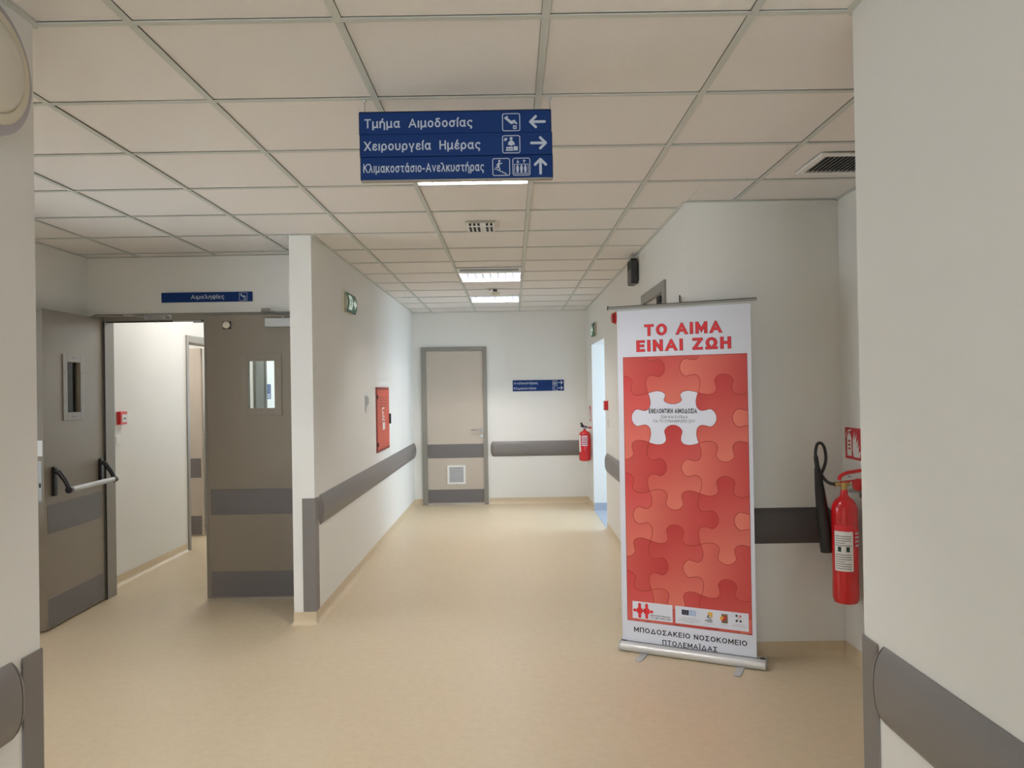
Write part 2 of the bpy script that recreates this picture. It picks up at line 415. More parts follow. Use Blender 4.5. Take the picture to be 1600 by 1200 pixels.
# the room behind the double doors
RY0, RY1, RZ = 7.75, 8.82, 2.15
wall('wall_ward_left', [(HL - T, HL, YD + .2, RY0, 0, H), (HL - T, HL, RY0, RY1, RZ, H), (HL - T, HL, RY1, YC, 0, H)])
wall('wall_ward_back', [(HL - T, -3.0, YC, YC + T, 0, H), (-1.8, XE, YC, YC + T, 0, H), (-3.0, -1.8, YC, YC + T, 0, .6), (-3.0, -1.8, YC, YC + T, 2.4, H)])
wall('wall_ward_right', [(XE, XE + .1, YB + T, YC + T, 0, H)])
wall('wall_side_room', [(-5.1, -5.0, 7.4, 9.4, 0, H), (-5.1, HL - T, 9.3, 9.4, 0, H), (-5.1, HL - T, 7.4, 7.5, 0, H)])
# lobby with a window
wall('wall_lobby_far', [(XR + T, 3.5, OY1, OY1 + T, 0, H)], 'wallb')
wall('wall_lobby_near', [(XR + T, 3.5, 7.4, 7.4 + T, 0, H)], 'wallb')
wall('wall_lobby_side', [(3.5, 3.6, 7.4, 10.0, 0, .55), (3.5, 3.6, 7.4, 10.0, 2.45, H), (3.5, 3.6, 7.4, 8.0, .55, 2.45), (3.5, 3.6, 9.8, 10.0, .55, 2.45)], 'wallb')
wn = sthing('window_1')
b = MB(); b.box(3.52, 3.57, 8.0, 8.06, .55, 2.45); b.box(3.52, 3.57, 9.74, 9.8, .55, 2.45); b.box(3.52, 3.57, 8.06, 9.74, .55, .61); b.box(3.52, 3.57, 8.06, 9.74, 2.39, 2.45); b.box(3.52, 3.57, 8.87, 8.93, .61, 2.39)
b.build('window_frame', 'white', wn)
MB().box(3.54, 3.545, 8.06, 9.74, .61, 2.39).build('glass', 'glass', wn)
# end of the near corridor: window wall behind the camera
wall('wall_end', [(NL - T, NR + T, -4.3, -4.2, 0, .5), (NL - T, NR + T, -4.3, -4.2, 2.4, H), (NL - T, -1.15, -4.3, -4.2, .5, 2.4), (.65, NR + T, -4.3, -4.2, .5, 2.4)])
wn = sthing('window_2')
b = MB(); b.box(-1.15, -1.1, -4.28, -4.23, .5, 2.4); b.box(.6, .65, -4.28, -4.23, .5, 2.4); b.box(-1.1, .6, -4.28, -4.23, .5, .55); b.box(-1.1, .6, -4.28, -4.23, 2.35, 2.4); b.box(-.28, -.22, -4.28, -4.23, .55, 2.35)
b.build('window_frame', 'white', wn)
MB().box(-1.1, .6, -4.26, -4.255, .55, 2.35).build('glass', 'glass', wn)

def window(name, loc, rz, w, z0, z1):      # frame with a middle post, local x along the wall
    o = sthing(name, loc, rz); f = .05; b = MB()
    b.box(0, f, 0, .05, z0, z1); b.box(w - f, w, 0, .05, z0, z1); b.box(f, w - f, 0, .05, z0, z0 + f); b.box(f, w - f, 0, .05, z1 - f, z1); b.box(w / 2 - .025, w / 2 + .025, 0, .05, z0 + f, z1 - f)
    b.build('window_frame', 'white', o)
    MB().box(f, w - f, .022, .028, z0 + f, z1 - f).build('glass', 'glass', o)
window('window_3', (HL - .06, 3.5, 0), PI / 2, 1.6, .75, 2.3)
window('added_window_4', (-3.0, YC + .06, 0), 0, 1.2, .6, 2.4)  # unseen window, added for the light in the room behind the doors

# ---- coved vinyl baseboards (height 85 mm, cove at the foot)
def cove(name, x0, y0, x1, y1, parent=None):       # left-hand side of the direction is the room
    L = math.hypot(x1 - x0, y1 - y0)
    hh, r, t = .085, .035, .003
    prof = [(0, 0), (0, hh)] + [(-t, hh)] + [(-t - r + r * math.cos(a), r - r * math.sin(a) + .0005) for a in [PI / 2 * i / 6 for i in range(7)]] + [(-t - r - .01, 0)]
    o = MB().extrude_x(prof, 0, L).build(name, 'floor', parent, smooth=True)
    o.location = (x0, y0, 0); o.rotation_euler.z = math.atan2(y1 - y0, x1 - x0)
    return struct(o) if not parent else o
# runs are given so that the room lies on the right-hand side of the walking direction (local -y)
cove('baseboard_left', XL, YE, XL, YB)
cove('baseboard_left_end', XE, YE, XL, YE)
cove('baseboard_back', -.33, YB, XR, YB)
cove('baseboard_back_left', XL, YB, -1.24, YB)
cove('baseboard_right_far', XR, YB, XR, OY1)
cove('baseboard_right', XR, OY0, XR, DY1 + .0)
cove('baseboard_right_near', XR, DY0, XR, YR)
cove('baseboard_recess', XR, YR, HR, YR)
cove('baseboard_hall_right', HR, YR, HR, YN)
cove('baseboard_hall_left', HL, YN, HL, YD)
cove('baseboard_doors', HL, YD, LX0 - .04, YD)
cove('baseboard_ward', HL, YD + T, HL, RY0 - .04)
cove('baseboard_ward_far', HL, RY1 + .04, HL, YC)
cove('baseboard_near_right', NR, YN, NR, -4.2)
cove('baseboard_near_left', NL, -4.2, NL, YN)
def cove_corner(x, y, parent):      # rounded outer corner of the coved vinyl
    hh, r, t = .085, .035, .003
    pr = [(.0, hh), (t, hh)] + [(t + r - r * math.cos(a), r - r * math.sin(a) + .0005) for a in [PI / 2 * i / 6 for i in range(7)]] + [(t + r + .01, 0)]
    o = MB().lathe(pr[1:], (0, 0, 0), 40).build('corner_piece', 'floor', parent, smooth=True)
    o.matrix_parent_inverse = parent.matrix_world.inverted(); o.location = (x, y, 0)
bpy.context.view_layer.update()
bpy.context.view_layer.update()
e_ = bpy.data.objects['baseboard_left_end']
cove_corner(XL, YE, e_); cove_corner(XE, YE, e_); cove_corner(XR, YR, bpy.data.objects['baseboard_recess'])
# lobby skirting
struct(MB().box(XR + .004, 3.5, OY1 - .012, OY1, .004, .1).build('baseboard_lobby', 'skirt'))

# ---- suspended ceiling
X0, Y0, P = -.4845, 2.203, .6
ceil = struct(MB().box(-5.2, 3.7, -4.4, 12.5, H + .12, H + .2).build('ceiling', 'gap'))
TG = .0115
FIX = {(0, 2), (0, 8), (0, 11), (0, -6), (-4, 0)}
_cache = {}
def tile(x0, x1, y0, y1):
    w, d = round(x1 - x0, 3), round(y1 - y0, 3)
    if w < .02 or d < .02: return
    key = (w, d)
    if key not in _cache:
        o = MB().box(0, w, 0, d, 0, .012).build('ceiling_tile', 'tile', ceil, bevel=.002, seg=1)
        _cache[key] = o.data
    else:
        o = link(_cache[key], 'ceiling_tile', ceil)
    o.location = (x0, y0, H + .0045 + random.uniform(0, .001))
def cell(x0, x1, y0, y1, R):
    a, b_, c, d = max(x0 + TG, R[0]), min(x1 - TG, R[1]), max(y0 + TG, R[2]), min(y1 - TG, R[3])
    if b_ > a and d > c: tile(a, b_, c, d)
for i in range(-5, 5):
    for j in range(-11, 14):
        x0, x1, y0, y1 = X0 + P * i, X0 + P * (i + 1), Y0 + P * j, Y0 + P * (j + 1)
        if (i, j) in FIX: continue
        if j < 0:
            cell(x0, x1, y0, y1, (NL, NR, -4.2, Y0))
        elif y1 < YE + .01:
            if x1 <= XR + .001 or y1 < YR: cell(x0, x1, y0, y1, (HL, HR, Y0, 9))
            elif x0 >= XR: cell(x0, x1, y0, y1, (HL, HR, Y0, YR))
            else:
                cell(x0, x1, y0, y1, (HL, XR, Y0, 9))
                if y0 < YR: cell(x0 - .1, x1, y0, y1, (XR, HR, Y0, YR))
        else:
            cell(x0, x1, y0, y1, (HL, XE, YE, YD)); cell(x0, x1, y0, y1, (XL, XR, YE, YB))
# tees
def tee(x0, x1, y0, y1, name='ceiling_bar'):
    b = MB(); b.box(x0, x1, y0, y1, H, H + .0025); return b.build(name, 'bar', ceil)
for i in range(-5, 5):
    x = X0 + P * i
    for R in ((NL, NR, -4.2, Y0 - .012), (HL, HR, Y0 + .012, YR), (HL, XR, YR, YE), (HL, XE, YE, YD), (XL, XR, YE, YB)):
        if R[0] < x < R[1]: tee(x - .012, x + .012, R[2], R[3])
for j in range(-10, 14):
    y = Y0 + P * j
    rs = [(NL, NR)] if j < 0 else [(HL, HR)] if y < YR else [(HL, XR)] if y < YE else [(HL, XE), (XL, XR)] if y < YD else [(XL, XR)]
    for a, c in rs: tee(a, c, y - .0118, y + .0118).location.z = .0004
# wall angles
def angle(x0, y0, x1, y1):
    b = MB(); b.box(min(x0, x1) - (0 if x0 != x1 else .0), max(x0, x1), min(y0, y1), max(y0, y1), H - .0006, H + .0025); b.build('wall_angle', 'bar', ceil)
w = .02
for q in ((XL, YE, XL + w, YB), (XR - w, YR, XR, YB), (XL, YB - w, XR, YB), (XR, YR - w, HR, YR), (HR - w, YN, HR, YR), (HL, YN, HL + w, YD), (HL, YD - w, XE, YD),
          (XE, YE - w, XL, YE), (XE - w, YE, XE, YD), (NR - w, -4.2, NR, YN), (NL, -4.2, NL + w, YN), (HL, YN, NL, YN + w), (NR, YN, HR, YN + w)):
    angle(*q)
# plain ceilings of the rooms beyond
b = MB(); b.box(HL - .05, XE, YD + T, YC, H, H + .1); b.box(-5.05, HL - T, 7.45, 9.35, H, H + .1)
struct(b.build('ceiling', 'tile'))
struct(MB().box(XR + T, 3.5, 7.4, 10, H, H + .1).build('ceiling', 'white'))

# ------------------------------------------------------------------ doors
def band(x0, x1, z0, z1, d0, d1, parent):
    return MB().box(x0, x1, -d1, -d0, z0, z1).build('kick_band', 'band', parent, bevel=.001, seg=1)
# door_1: door in the back wall
d = sthing('door_1', (0, YB, 0), 0, 'pale beige single door in grey frame on the corridor end wall')
b = MB()
x0, x1, zt = -1.245, -.342, 2.172
b.box(x0, x0 + .068, -.03, 0, 0, zt); b.box(x1 - .055, x1, -.03, 0, 0, zt); b.box(x0 + .068, x1 - .055, -.03, 0, zt - .055, zt)
b.build('door_frame', 'frame', d, bevel=.003)
lx0, lx1 = x0 + .070, x1 - .057
lf_ = MB().box(lx0, lx1, -.012, 0, .012, zt - .058).build('door_leaf', 'leaf2', d)
band(lx0 + .003, lx1 - .003, .645, .835, .012, .015, lf_); band(lx0 + .003, lx1 - .003, .03, .212, .012, .015, lf_)
g = MB(); gx0, gx1, gz0, gz1 = -.905, -.655, .285, .543
for q in ((gx0, gx0 + .028, gz0, gz1), (gx1 - .028, gx1, gz0, gz1), (gx0 + .028, gx1 - .028, gz0, gz0 + .028), (gx0 + .028, gx1 - .028, gz1 - .028, gz1)):
    g.box(q[0], q[1], -.024, -.012, q[2], q[3])
g.build('vent_grille', 'white', lf_, bevel=.002)
g = MB(); g.box(gx0 + .028, gx1 - .028, -.0135, -.0125, gz0 + .028, gz1 - .028, 1)
n = 11
for i in range(n):
    z = gz0 + .034 + i * (gz1 - gz0 - .066) / n
    g.add([(gx0 + .028, -.022, z), (gx1 - .028, -.022, z), (gx1 - .028, -.014, z + .012), (gx0 + .028, -.014, z + .012), (gx0 + .028, -.02, z - .0015), (gx1 - .028, -.02, z - .0015), (gx1 - .028, -.012, z + .0105), (gx0 + .028, -.012, z + .0105)],
          [(0, 1, 2, 3), (4, 7, 6, 5), (0, 4, 5, 1), (3, 2, 6, 7)], 0)
g.build('vent_slats', ['silver', 'band'], lf_)
hx = -.422
b = MB(); b.lathe([(.027, 0), (.027, .008), (.024, .011)], (hx, -.012, 1.03), 20, 'y')
b.tube([(hx, -.02, 1.03), (hx, -.055, 1.03), (hx - .012, -.065, 1.03), (hx - .06, -.067, 1.03), (hx - .125, -.064, 1.03), (hx - .138, -.05, 1.03)], .0095, 10)
b.lathe([(.025, 0), (.025, .007), (.022, .01)], (hx, -.012, .945), 20, 'y'); b.cyl((hx, -.02, .952), (hx, -.03, .952), .009)
b.build('door_handle', 'chrome', lf_, smooth=True)

# door_2: fire double door
d = sthing('door_2', (0, YD, 0), 0, 'grey double fire door with vision panels, left leaf standing open')
b = MB()
b.box(LX0 - .045, LX0 + .035, -.014, T * .75, 0, LZ + .0); b.box(LX1 - .035, LX1 + .02, -.014, T * .75, 0, LZ); b.box(LX0 + .035, LX1 - .035, -.014, T * .75, LZ - .055, LZ)
b.build('door_frame', 'frame', d, bevel=.002, seg=1)
b = MB(); b.box(LX0 + .030, LX0 + .037, -.02, -.012, 0, LZ - .055); b.box(LX0 + .035, -2.36, .01, .03, LZ - .064, LZ - .055)
b.build('seal_strip', 'seam', d)
b = MB(); b.box(-2.63, -2.41, -.001, .012, LZ - .0635, LZ - .0555); b.box(-2.47, -2.39, -.004, .014, LZ - .075, LZ - .064); b.box(-2.77, -2.74, 0, .01, LZ - .07, LZ - .062)
b.build('door_coordinator', 'silver', d, bevel=.001)
b = MB(); b.box(-2.843, -2.632, -.0152, -.0145, 2.166, 2.2)
lab = b.build('label_plate', 'silver', d)
flat('printing', [rect(-2.83 + .02 * k, -2.818 + .02 * k, 2.186, 2.194) for k in range(9)] + [rect(-2.82, -2.70, 2.173, 2.178)] + [rect(-2.68, -2.645, 2.171, 2.182)], 'inkgrey', lab, .0156)
# leaf builder; local x along the leaf from hinge, y = -thickness side is the front
def fire_leaf(name, w, th, zt, parent, vx0, vx1, vz0, vz1, b0, b1, fm='frame'):
    b = MB(); z0 = .012
    gx0, gx1, gz0, gz1 = vx0 + .055, vx1 - .055, vz0 + .055, vz1 - .055
    b.box(0, gx0, -th, 0, z0, zt); b.box(gx1, w, -th, 0, z0, zt); b.box(gx0, gx1, -th, 0, z0, gz0); b.box(gx0, gx1, -th, 0, gz1, zt)
    lf = b.build(name, 'leaf', parent)
    for s in (-1, 1):
        y0, y1 = (-th - .006, -th) if s < 0 else (0, .006)
        f = MB(); f.box(vx0, gx0, y0, y1, vz0, vz1); f.box(gx1, vx1, y0, y1, vz0, vz1); f.box(gx0, gx1, y0, y1, vz0, gz0); f.box(gx0, gx1, y0, y1, gz1, vz1)
        f.build('vision_frame', fm, lf, bevel=.0015, seg=1)
    sc = MB()
    for px, pz in ((vx0 + .025, vz0 + .14), (vx0 + .025, vz1 - .13), (vx1 - .025, vz0 + .14), (vx1 - .025, vz1 - .13), ((vx0 + vx1) / 2 - .02, vz1 - .025), ((vx0 + vx1) / 2 + .02, vz1 - .025), ((vx0 + vx1) / 2 - .02, vz0 + .025), ((vx0 + vx1) / 2 + .02, vz0 + .025)):
        sc.cyl((px, -th - .006, pz), (px, -th - .009, pz), .006, n=10)
    sc.build('screws', 'steel', lf)
    MB().box(gx0, gx1, -th * .55, -th * .45, gz0, gz1).build('glass', 'glass', lf)
    band(b0, b1, .65, .845, th, th + .0025, lf); band(b0, b1, .022, .215, th, th + .0025, lf)
    return lf
# right leaf, closed: x -2.375 .. -1.54
rl = fire_leaf('door_leaf', .822, .05, 2.183, d, .275, .592, 1.408, 1.882, .035, .82, 'leaf')
rl.location = (-2.36, -.018, 0)
MB().box(0, .014, -.054, -.0505, .012, 2.183).build('leaf_edge_strip', 'frame', rl)
b = MB(); b.box(.148, .21, -.056, -.05, 2.075, 2.135, 0)
hb = b.build('magnet_plate', 'black', rl, bevel=.003)
MB().lathe([(.027, 0), (.027, .012), (.023, .016)], (.177, -.056, 2.106), 24, 'y').build('magnet_disc', 'cream', hb, smooth=True)
b = MB(); b.box(.49, .80, -.12, -.05, 2.083, 2.148)
cl = b.build('door_closer', 'silver', rl, bevel=.004)
b = MB(); b.tube([(.62, -.09, 2.15), (.62, -.09, 2.168)], .012, 10); b.box(.50, .80, -.098, -.085, 2.163, 2.17); 
b.tube([(.78, -.09, 2.172), (.6, -.07, 2.19), (.458, -.045, 2.215)], .007, 8); b.box(.44, .50, -.05, -.02, 2.205, 2.232)
b.build('closer_arm', 'steel', cl)
# left leaf, open about 90 degrees
ll = fire_leaf('door_leaf', .80, .052, 2.172, d, .275, .56, 1.408, 1.878, .03, .765)
# local +x from the hinge towards the free edge; the visible side is local -y turned to face +X
ll.location = (-3.167 - .052, -.032, 0); ll.rotation_euler.z = math.radians(2.1)
# mirrored placement: leaf runs towards the camera (-Y), face towards +X
for o in [ll] + list(ll.children):
    if o.data is None: continue
for o in [ll] + list(ll.children):
    me = o.data
    for v in me.vertices:
        x, y, z = v.co
        v.co = (-y, -x, z)                 # front (-y) -> +X, length -> -Y
    b_ = bmesh.new(); b_.from_mesh(me); bmesh.ops.recalc_face_normals(b_, faces=b_.faces); b_.to_mesh(me); b_.free()
fx = .052
b = MB(); b.box(.015, .037, -.8015, -.80, .88, 1.15)
lk = b.build('lock_plate', 'silver', ll, bevel=.0004, seg=1)
MB().box(.02, .032, -.8022, -.8015, .97, 1.0).build('lock_bolt', 'seam', lk)
MB().box(.008, .044, -.8006, -.80, 1.18, 1.285).build('sticker', 'white', ll)
# panic bar
pb = MB()
for yy in (-.06, -.695):
    pb.box(fx, fx + .024, yy - .02, yy + .02, .90, 1.10)
br = pb.build('bar_bracket', 'black', ll, bevel=.006)
pb = MB()
for yy, e in ((-.06, .0), (-.695, .0)):
    pb.tube([(fx + .015, yy, 1.07), (fx + .045, yy, 1.06), (fx + .085, yy + e, 1.0), (fx + .112, yy + e, .945)], [.017, .019, .016, .017], 10)
    pb.cyl((fx + .112, yy - .014, .94), (fx + .112, yy + .014, .94), .024)
pb.build('bar_arm', 'black', ll, smooth=True)
MB().cyl((fx + .112, -.68, .94), (fx + .112, -.075, .94), .019).build('push_bar', 'silver', ll, smooth=True)
b = MB(); b.box(.0, .05, -.12, .0, 2.174, 2.182); b.tube([(.03, -.1, 2.185), (.12, -.03, 2.19), (.2, .005, 2.19)], .006, 8)
b.build('door_closer', 'steel', ll)
b = MB(); b.box(-3.0, -2.93, -.035, -.0145, 2.188, 2.203); b.tube([(-2.99, -.03, 2.2), (-2.9, -.03, 2.19), (-2.84, -.03, 2.183)], .006, 8)
b.build('hinge_arm', 'silver', d)
# door_3: door on the right wall, mostly behind the banner
d = sthing('door_3', (XR, 0, 0), FACE_MX, 'grey door in the right corridor wall behind the banner')
b = MB()
b.box(-DY1 - .02, -DY1 + .06, -.016, .1, 0, DZ + .05); b.box(-DY0 - .06, -DY0 + .02, -.016, .1, 0, DZ + .05); b.box(-DY1 + .06, -DY0 - .06, -.016, .1, DZ - .02, DZ + .05)
b.build('door_frame', 'frame', d, bevel=.002, seg=1)
l3 = MB().box(-DY1 + .062, -DY0 - .062, .012, .06, .012, DZ - .023).build('door_leaf', 'leaf2', d)
MB().box(-DY0 - .2, -DY0 - .08, -.025, .012, DZ - .09, DZ - .045).build('door_closer', 'seam', l3)
MB().box(-DY1 + .3, -DY1 + .42, .0105, .012, DZ - .09, DZ - .06).build('sticker', 'white', l3)
for z0, z1 in ((.65, .845), (.022, .215)): MB().box(-DY1 + .07, -DY0 - .07, .0095, .012, z0, z1).build('kick_band', 'band', l3)
b = MB(); b.lathe([(.026, 0), (.026, .008)], (-DY0 - .12, .012, 1.03), 16, 'y'); b.tube([(-DY0 - .12, .01, 1.03), (-DY0 - .12, -.04, 1.03), (-DY0 - .25, -.042, 1.03)], .009, 8); b.build('door_handle', 'chrome', l3, smooth=True)
# door_4: open door seen inside the room behind
d = sthing('door_4', (HL, 0, 0), FACE_PX, 'open pale door inside the room behind the double doors')
b = MB()
b.box(RY0 - .02, RY0 + .035, -.012, T, 0, RZ + .03); b.box(RY1 - .05, RY1 + .04, -.012, T, 0, RZ + .03); b.box(RY0 + .035, RY1 - .05, -.012, T, RZ - .04, RZ + .03)
b.build('door_frame', 'frame', d, bevel=.003, seg=1)
l4 = MB().box(8.52, 8.565, T + .0, T + .8, .012, RZ - .06).build('door_leaf', 'leaf2', d)
for z0, z1 in ((.65, .865), (.02, .225)): MB().box(8.517, 8.52, T + .01, T + .79, z0, z1).build('kick_band', 'band', l4)
# door_5: narrow grey service door further along, seen through the vision panel
d = sthing('door_5', (HL, 0, 0), FACE_PX, 'narrow grey service door seen through the vision panel')
b = MB(); b.box(9.74, 9.80, -.035, 0, 0, 2.2); b.box(10.12, 10.18, -.035, 0, 0, 2.2); b.box(9.80, 10.12, -.035, 0, 2.14, 2.2); b.build('door_frame', 'leafdull', d)
MB().box(9.802, 10.118, -.022, 0, .01, 2.138).build('door_leaf', 'leafdull', d)

# ------------------------------------------------------------------ handrails and corner guards
RZ0, RZ1, RP = .655, .862, .034
def rail_prof():
    n = 12; o = []
    zc, hh = (RZ0 + RZ1) / 2, (RZ1 - RZ0) / 2
    for i in range(n + 1):
        t = -1 + 2 * i / n
        o.append((max(.0045, RP * (1 - abs(t) ** 2.3) ** .62), zc + hh * t))
    return o
def handrail(label, loc, rz, x0, x1, cap0=True, cap1=True, group=None, vin='rail'):
    o = thing('handrail', label, 'handrail', loc, rz, group)
    pr = rail_prof(); cl = .032
    a, c = x0 + (cl + .002 if cap0 else 0), x1 - (cl + .002 if cap1 else 0)
    poly = [(0, RZ0)] + [(-p, z) for p, z in pr] + [(0, RZ1)]
    MB().extrude_x(poly, a, c).build('rail', vin, o, smooth=True)
    for on, x, s in ((cap0, a - .002, -1), (cap1, c + .002, 1)):
        if not on: continue
        b = MB(); n = 6; m = len(pr); vs = []
        for k in range(n + 1):
            t = PI / 2 * k / n
            vs += [(x + s * cl * (p / RP) * math.sin(t), -p * math.cos(t) - .0005, z) for p, z in pr]
        b.add(vs, [(k * m + i, k * m + i + 1, (k + 1) * m + i + 1, (k + 1) * m + i) for k in range(n) for i in range(m - 1)])
        b.build('end_cap', vin, o, smooth=True)
        q = MB().extrude_x([(0, RZ0 + .002)] + [(-p + .0012, z) for p, z in pr] + [(0, RZ1 - .002)], min(x, x - s * .002), max(x, x - s * .002)).build('joint', 'seam', o)
    return o
handrail('long grey handrail on the left corridor wall past the fire cabinet', (XL, 0, 0), FACE_PX, YE + .1, YB - .045)
handrail('grey handrail on the end wall between door and small extinguisher', (0, YB, 0), 0, -.305, XR - .07)
handrail('short grey handrail on right corridor wall seen left of the banner', (XR, 0, 0), FACE_MX, -8.40, -DY1 - .06)
handrail('dark grey handrail on the recess wall behind the large extinguisher', (0, YR, 0), 0, XR + .06, HR - .06, vin='raildark')
handrail('large grey handrail at the bottom right corner of the photograph', (NR, 0, 0), FACE_MX, -2.11, 4.0, True, True)
handrail('grey handrail end at the bottom left corner of the photograph', (NL, 0, 0), FACE_PX, -4.0, 2.10, True, True)
def guard(label, x, y, sx, sy, z0=.088, z1=.857, w=.085, t=.006):      # flanges run from the corner to +sx / +sy, thickness outside
    o = thing('corner_guard', label, 'corner guard', (x, y, 0))
    b = MB()
    b.plate([(0, 0), (1, 0), (1, 1), (0, 1)], 0, 0) if 0 else None
    ox, oy = -sx * t, -sy * t
    poly = [(ox, oy), (sx * w, oy), (sx * w, 0), (0, 0), (0, sy * w), (ox, sy * w)]
    n = 6
    vs = [(px, py, z0) for px, py in poly] + [(px, py, z1) for px, py in poly]
    b.add(vs, [(i, (i + 1) % n, n + (i + 1) % n, n + i) for i in range(n)] + [tuple(range(n))[::-1], tuple(range(n, 2 * n))])
    b.build('guard_profile', 'rail', o, bevel=.0025)
    return o
guard('grey corner guard on the end of the left corridor wall', XL, YE, -1, 1)
guard('grey corner guard at the lower right foreground wall corner', NR, YN - .004, 1, -1)
guard('grey corner guard at the lower left foreground wall corner', NL, YN - .004, -1, -1)

# ------------------------------------------------------------------ ceiling lights and fittings
def troffer(i, j, label):
    x, y = X0 + P * i + P / 2, Y0 + P * j + P / 2
    o = thing('ceiling_light', label, 'ceiling light', (x, y, H), 0, 'louvred square ceiling lights')
    a, c = .2925, .284
    b = MB(); b.box(-a, a, -a, -c, 0, .006); b.box(-a, a, c, a, 0, .006); b.box(-a, -c, -c, c, 0, .006); b.box(c, a, -c, c, 0, .006)
    b.build('frame', 'white', o)
    b = MB(); b.box(-c, c, -c, c, .085, .09); b.box(-c - .003, -c, -c, c, .006, .09); b.box(c, c + .003, -c, c, .006, .09); b.box(-c, c, -c - .003, -c, .006, .09); b.box(-c, c, c, c + .003, .006, .09)
    b.build('housing', 'reflector', o)
    for k in range(4):
        yy = -c + 2 * c * (k + .5) / 4
        MB().cyl((-c + .01, yy, .068), (c - .01, yy, .068), .008, n=10).build('tube', 'tube', o)
    b = MB()
    for k in range(1, 4):
        yy = -c + 2 * c * k / 4
        b.add([(-c, yy - .012, .045), (c, yy - .012, .045), (c, yy, .004), (-c, yy, .004), (-c, yy + .012, .045), (c, yy + .012, .045)], [(0, 1, 2, 3), (3, 2, 5, 4), (4, 5, 1, 0)])
    for k in range(1, 8):
        xx = -c + 2 * c * k / 8
        b.box(xx - .002, xx + .002, -c, c, .006, .042)
    b.build('louvre', 'blade', o)
    return o
troffer(0, 2, 'square louvred ceiling light half hidden behind the hanging blue sign')
troffer(0, 8, 'square louvred ceiling light directly beyond the grey slot vent')
troffer(0, 11, 'square louvred ceiling light nearest the corridor end wall')
troffer(0, -6, 'square louvred ceiling light above the near corridor, behind the camera')
troffer(-4, 0, 'unseen louvred ceiling light added to brighten the left hall')  # added out of view; its bounce off the floor lifts the hall ceiling
# surface light in the room behind the double doors
def ward_light(x, y, label):
    o = thing('ceiling_light', label, 'ceiling light', (x, y, H))
    MB().box(-.3, .3, -.3, .3, -.012, 0).build('frame', 'white', o, bevel=.003)
    for k in range(4): MB().cyl((-.26, -.2 + k * .133, -.022), (.26, -.2 + k * .133, -.022), .008, n=10).build('tube', 'tube2', o)
ward_light(-2.6, 7.4, 'square ceiling light in the room behind the double doors')
ward_light(-2.6, 10.0, 'further square ceiling light in the room behind the double doors')
ward_light(-4.1, 8.0, 'unseen square ceiling light added to brighten the open pale door')  # added lamp, brightens the pale leaf in the side room
# slot diffuser
o = thing('slot_diffuser', 'white slot air diffuser with dark slot before the second ceiling light', 'air vent', (X0 + .3, 6.86, H))
b = MB(); z0 = -.008
b.box(-.285, .285, -.14, -.125, z0, 0); b.box(-.285, .285, .04, .13, z0, 0); b.box(-.285, -.262, -.125, .04, z0, 0); b.box(.262, .285, -.125, .04, z0, 0)
b.build('frame', 'white', o, bevel=.002)
b = MB(); b.box(-.262, .262, -.125, .04, -.001, 0, 1)
for k in range(3): b.box(-.262, .262, -.09 + .05 * k, -.086 + .05 * k, -.007, 0, 0)
b.build('slot', ['silver', 'band'], o)
# small square barred vent
o = thing('ceiling_vent', 'small white square ceiling vent with dark bars before the slot diffuser', 'air vent', (-.182, 4.967, H))
b = MB(); b.box(-.098, .098, -.1, .1, -.004, 0); b.build('plate', 'cream', o, bevel=.002)
b = MB(); b.box(-.088, .088, -.088, .088, -.03, -.006, 0); b.build('body', 'white', o, bevel=.004)
b = MB()
for k in range(6):
    if k != 3: b.box(-.075 + k * .027, -.060 + k * .027, -.07, .07, -.0315, -.0295); b.box(-.075 + k * .027, -.060 + k * .027, -.0895, -.0875, -.026, -.01)
b.build('openings', 'seam', o)
o = thing('ceiling_sensor', 'tiny white ceiling sensor with dark dots beyond the second light', 'sensor', (-.18, 8.18, H))
MB().box(-.06, .06, -.05, .05, -.02, 0).build('body', 'white', o, bevel=.006)
b = MB(); b.box(-.045, -.03, -.052, .03, -.018, -.008); b.box(-.005, .04, -.052, .03, -.021, -.008); b.build('openings', 'seam', o)
o = thing('smoke_detector', 'round white smoke detector between the two far ceiling lights', 'smoke detector', (-.16, 8.5, H))
MB().lathe([(.055, 0), (.055, -.006), (.045, -.01), (.042, -.018), (.03, -.022)], (0, 0, 0), 24).build('body', 'cream', o, smooth=True)
MB().lathe([(.0435, -.012), (.0435, -.015)], (0, 0, 0), 24).build('vent_ring', 'inkgrey', o)
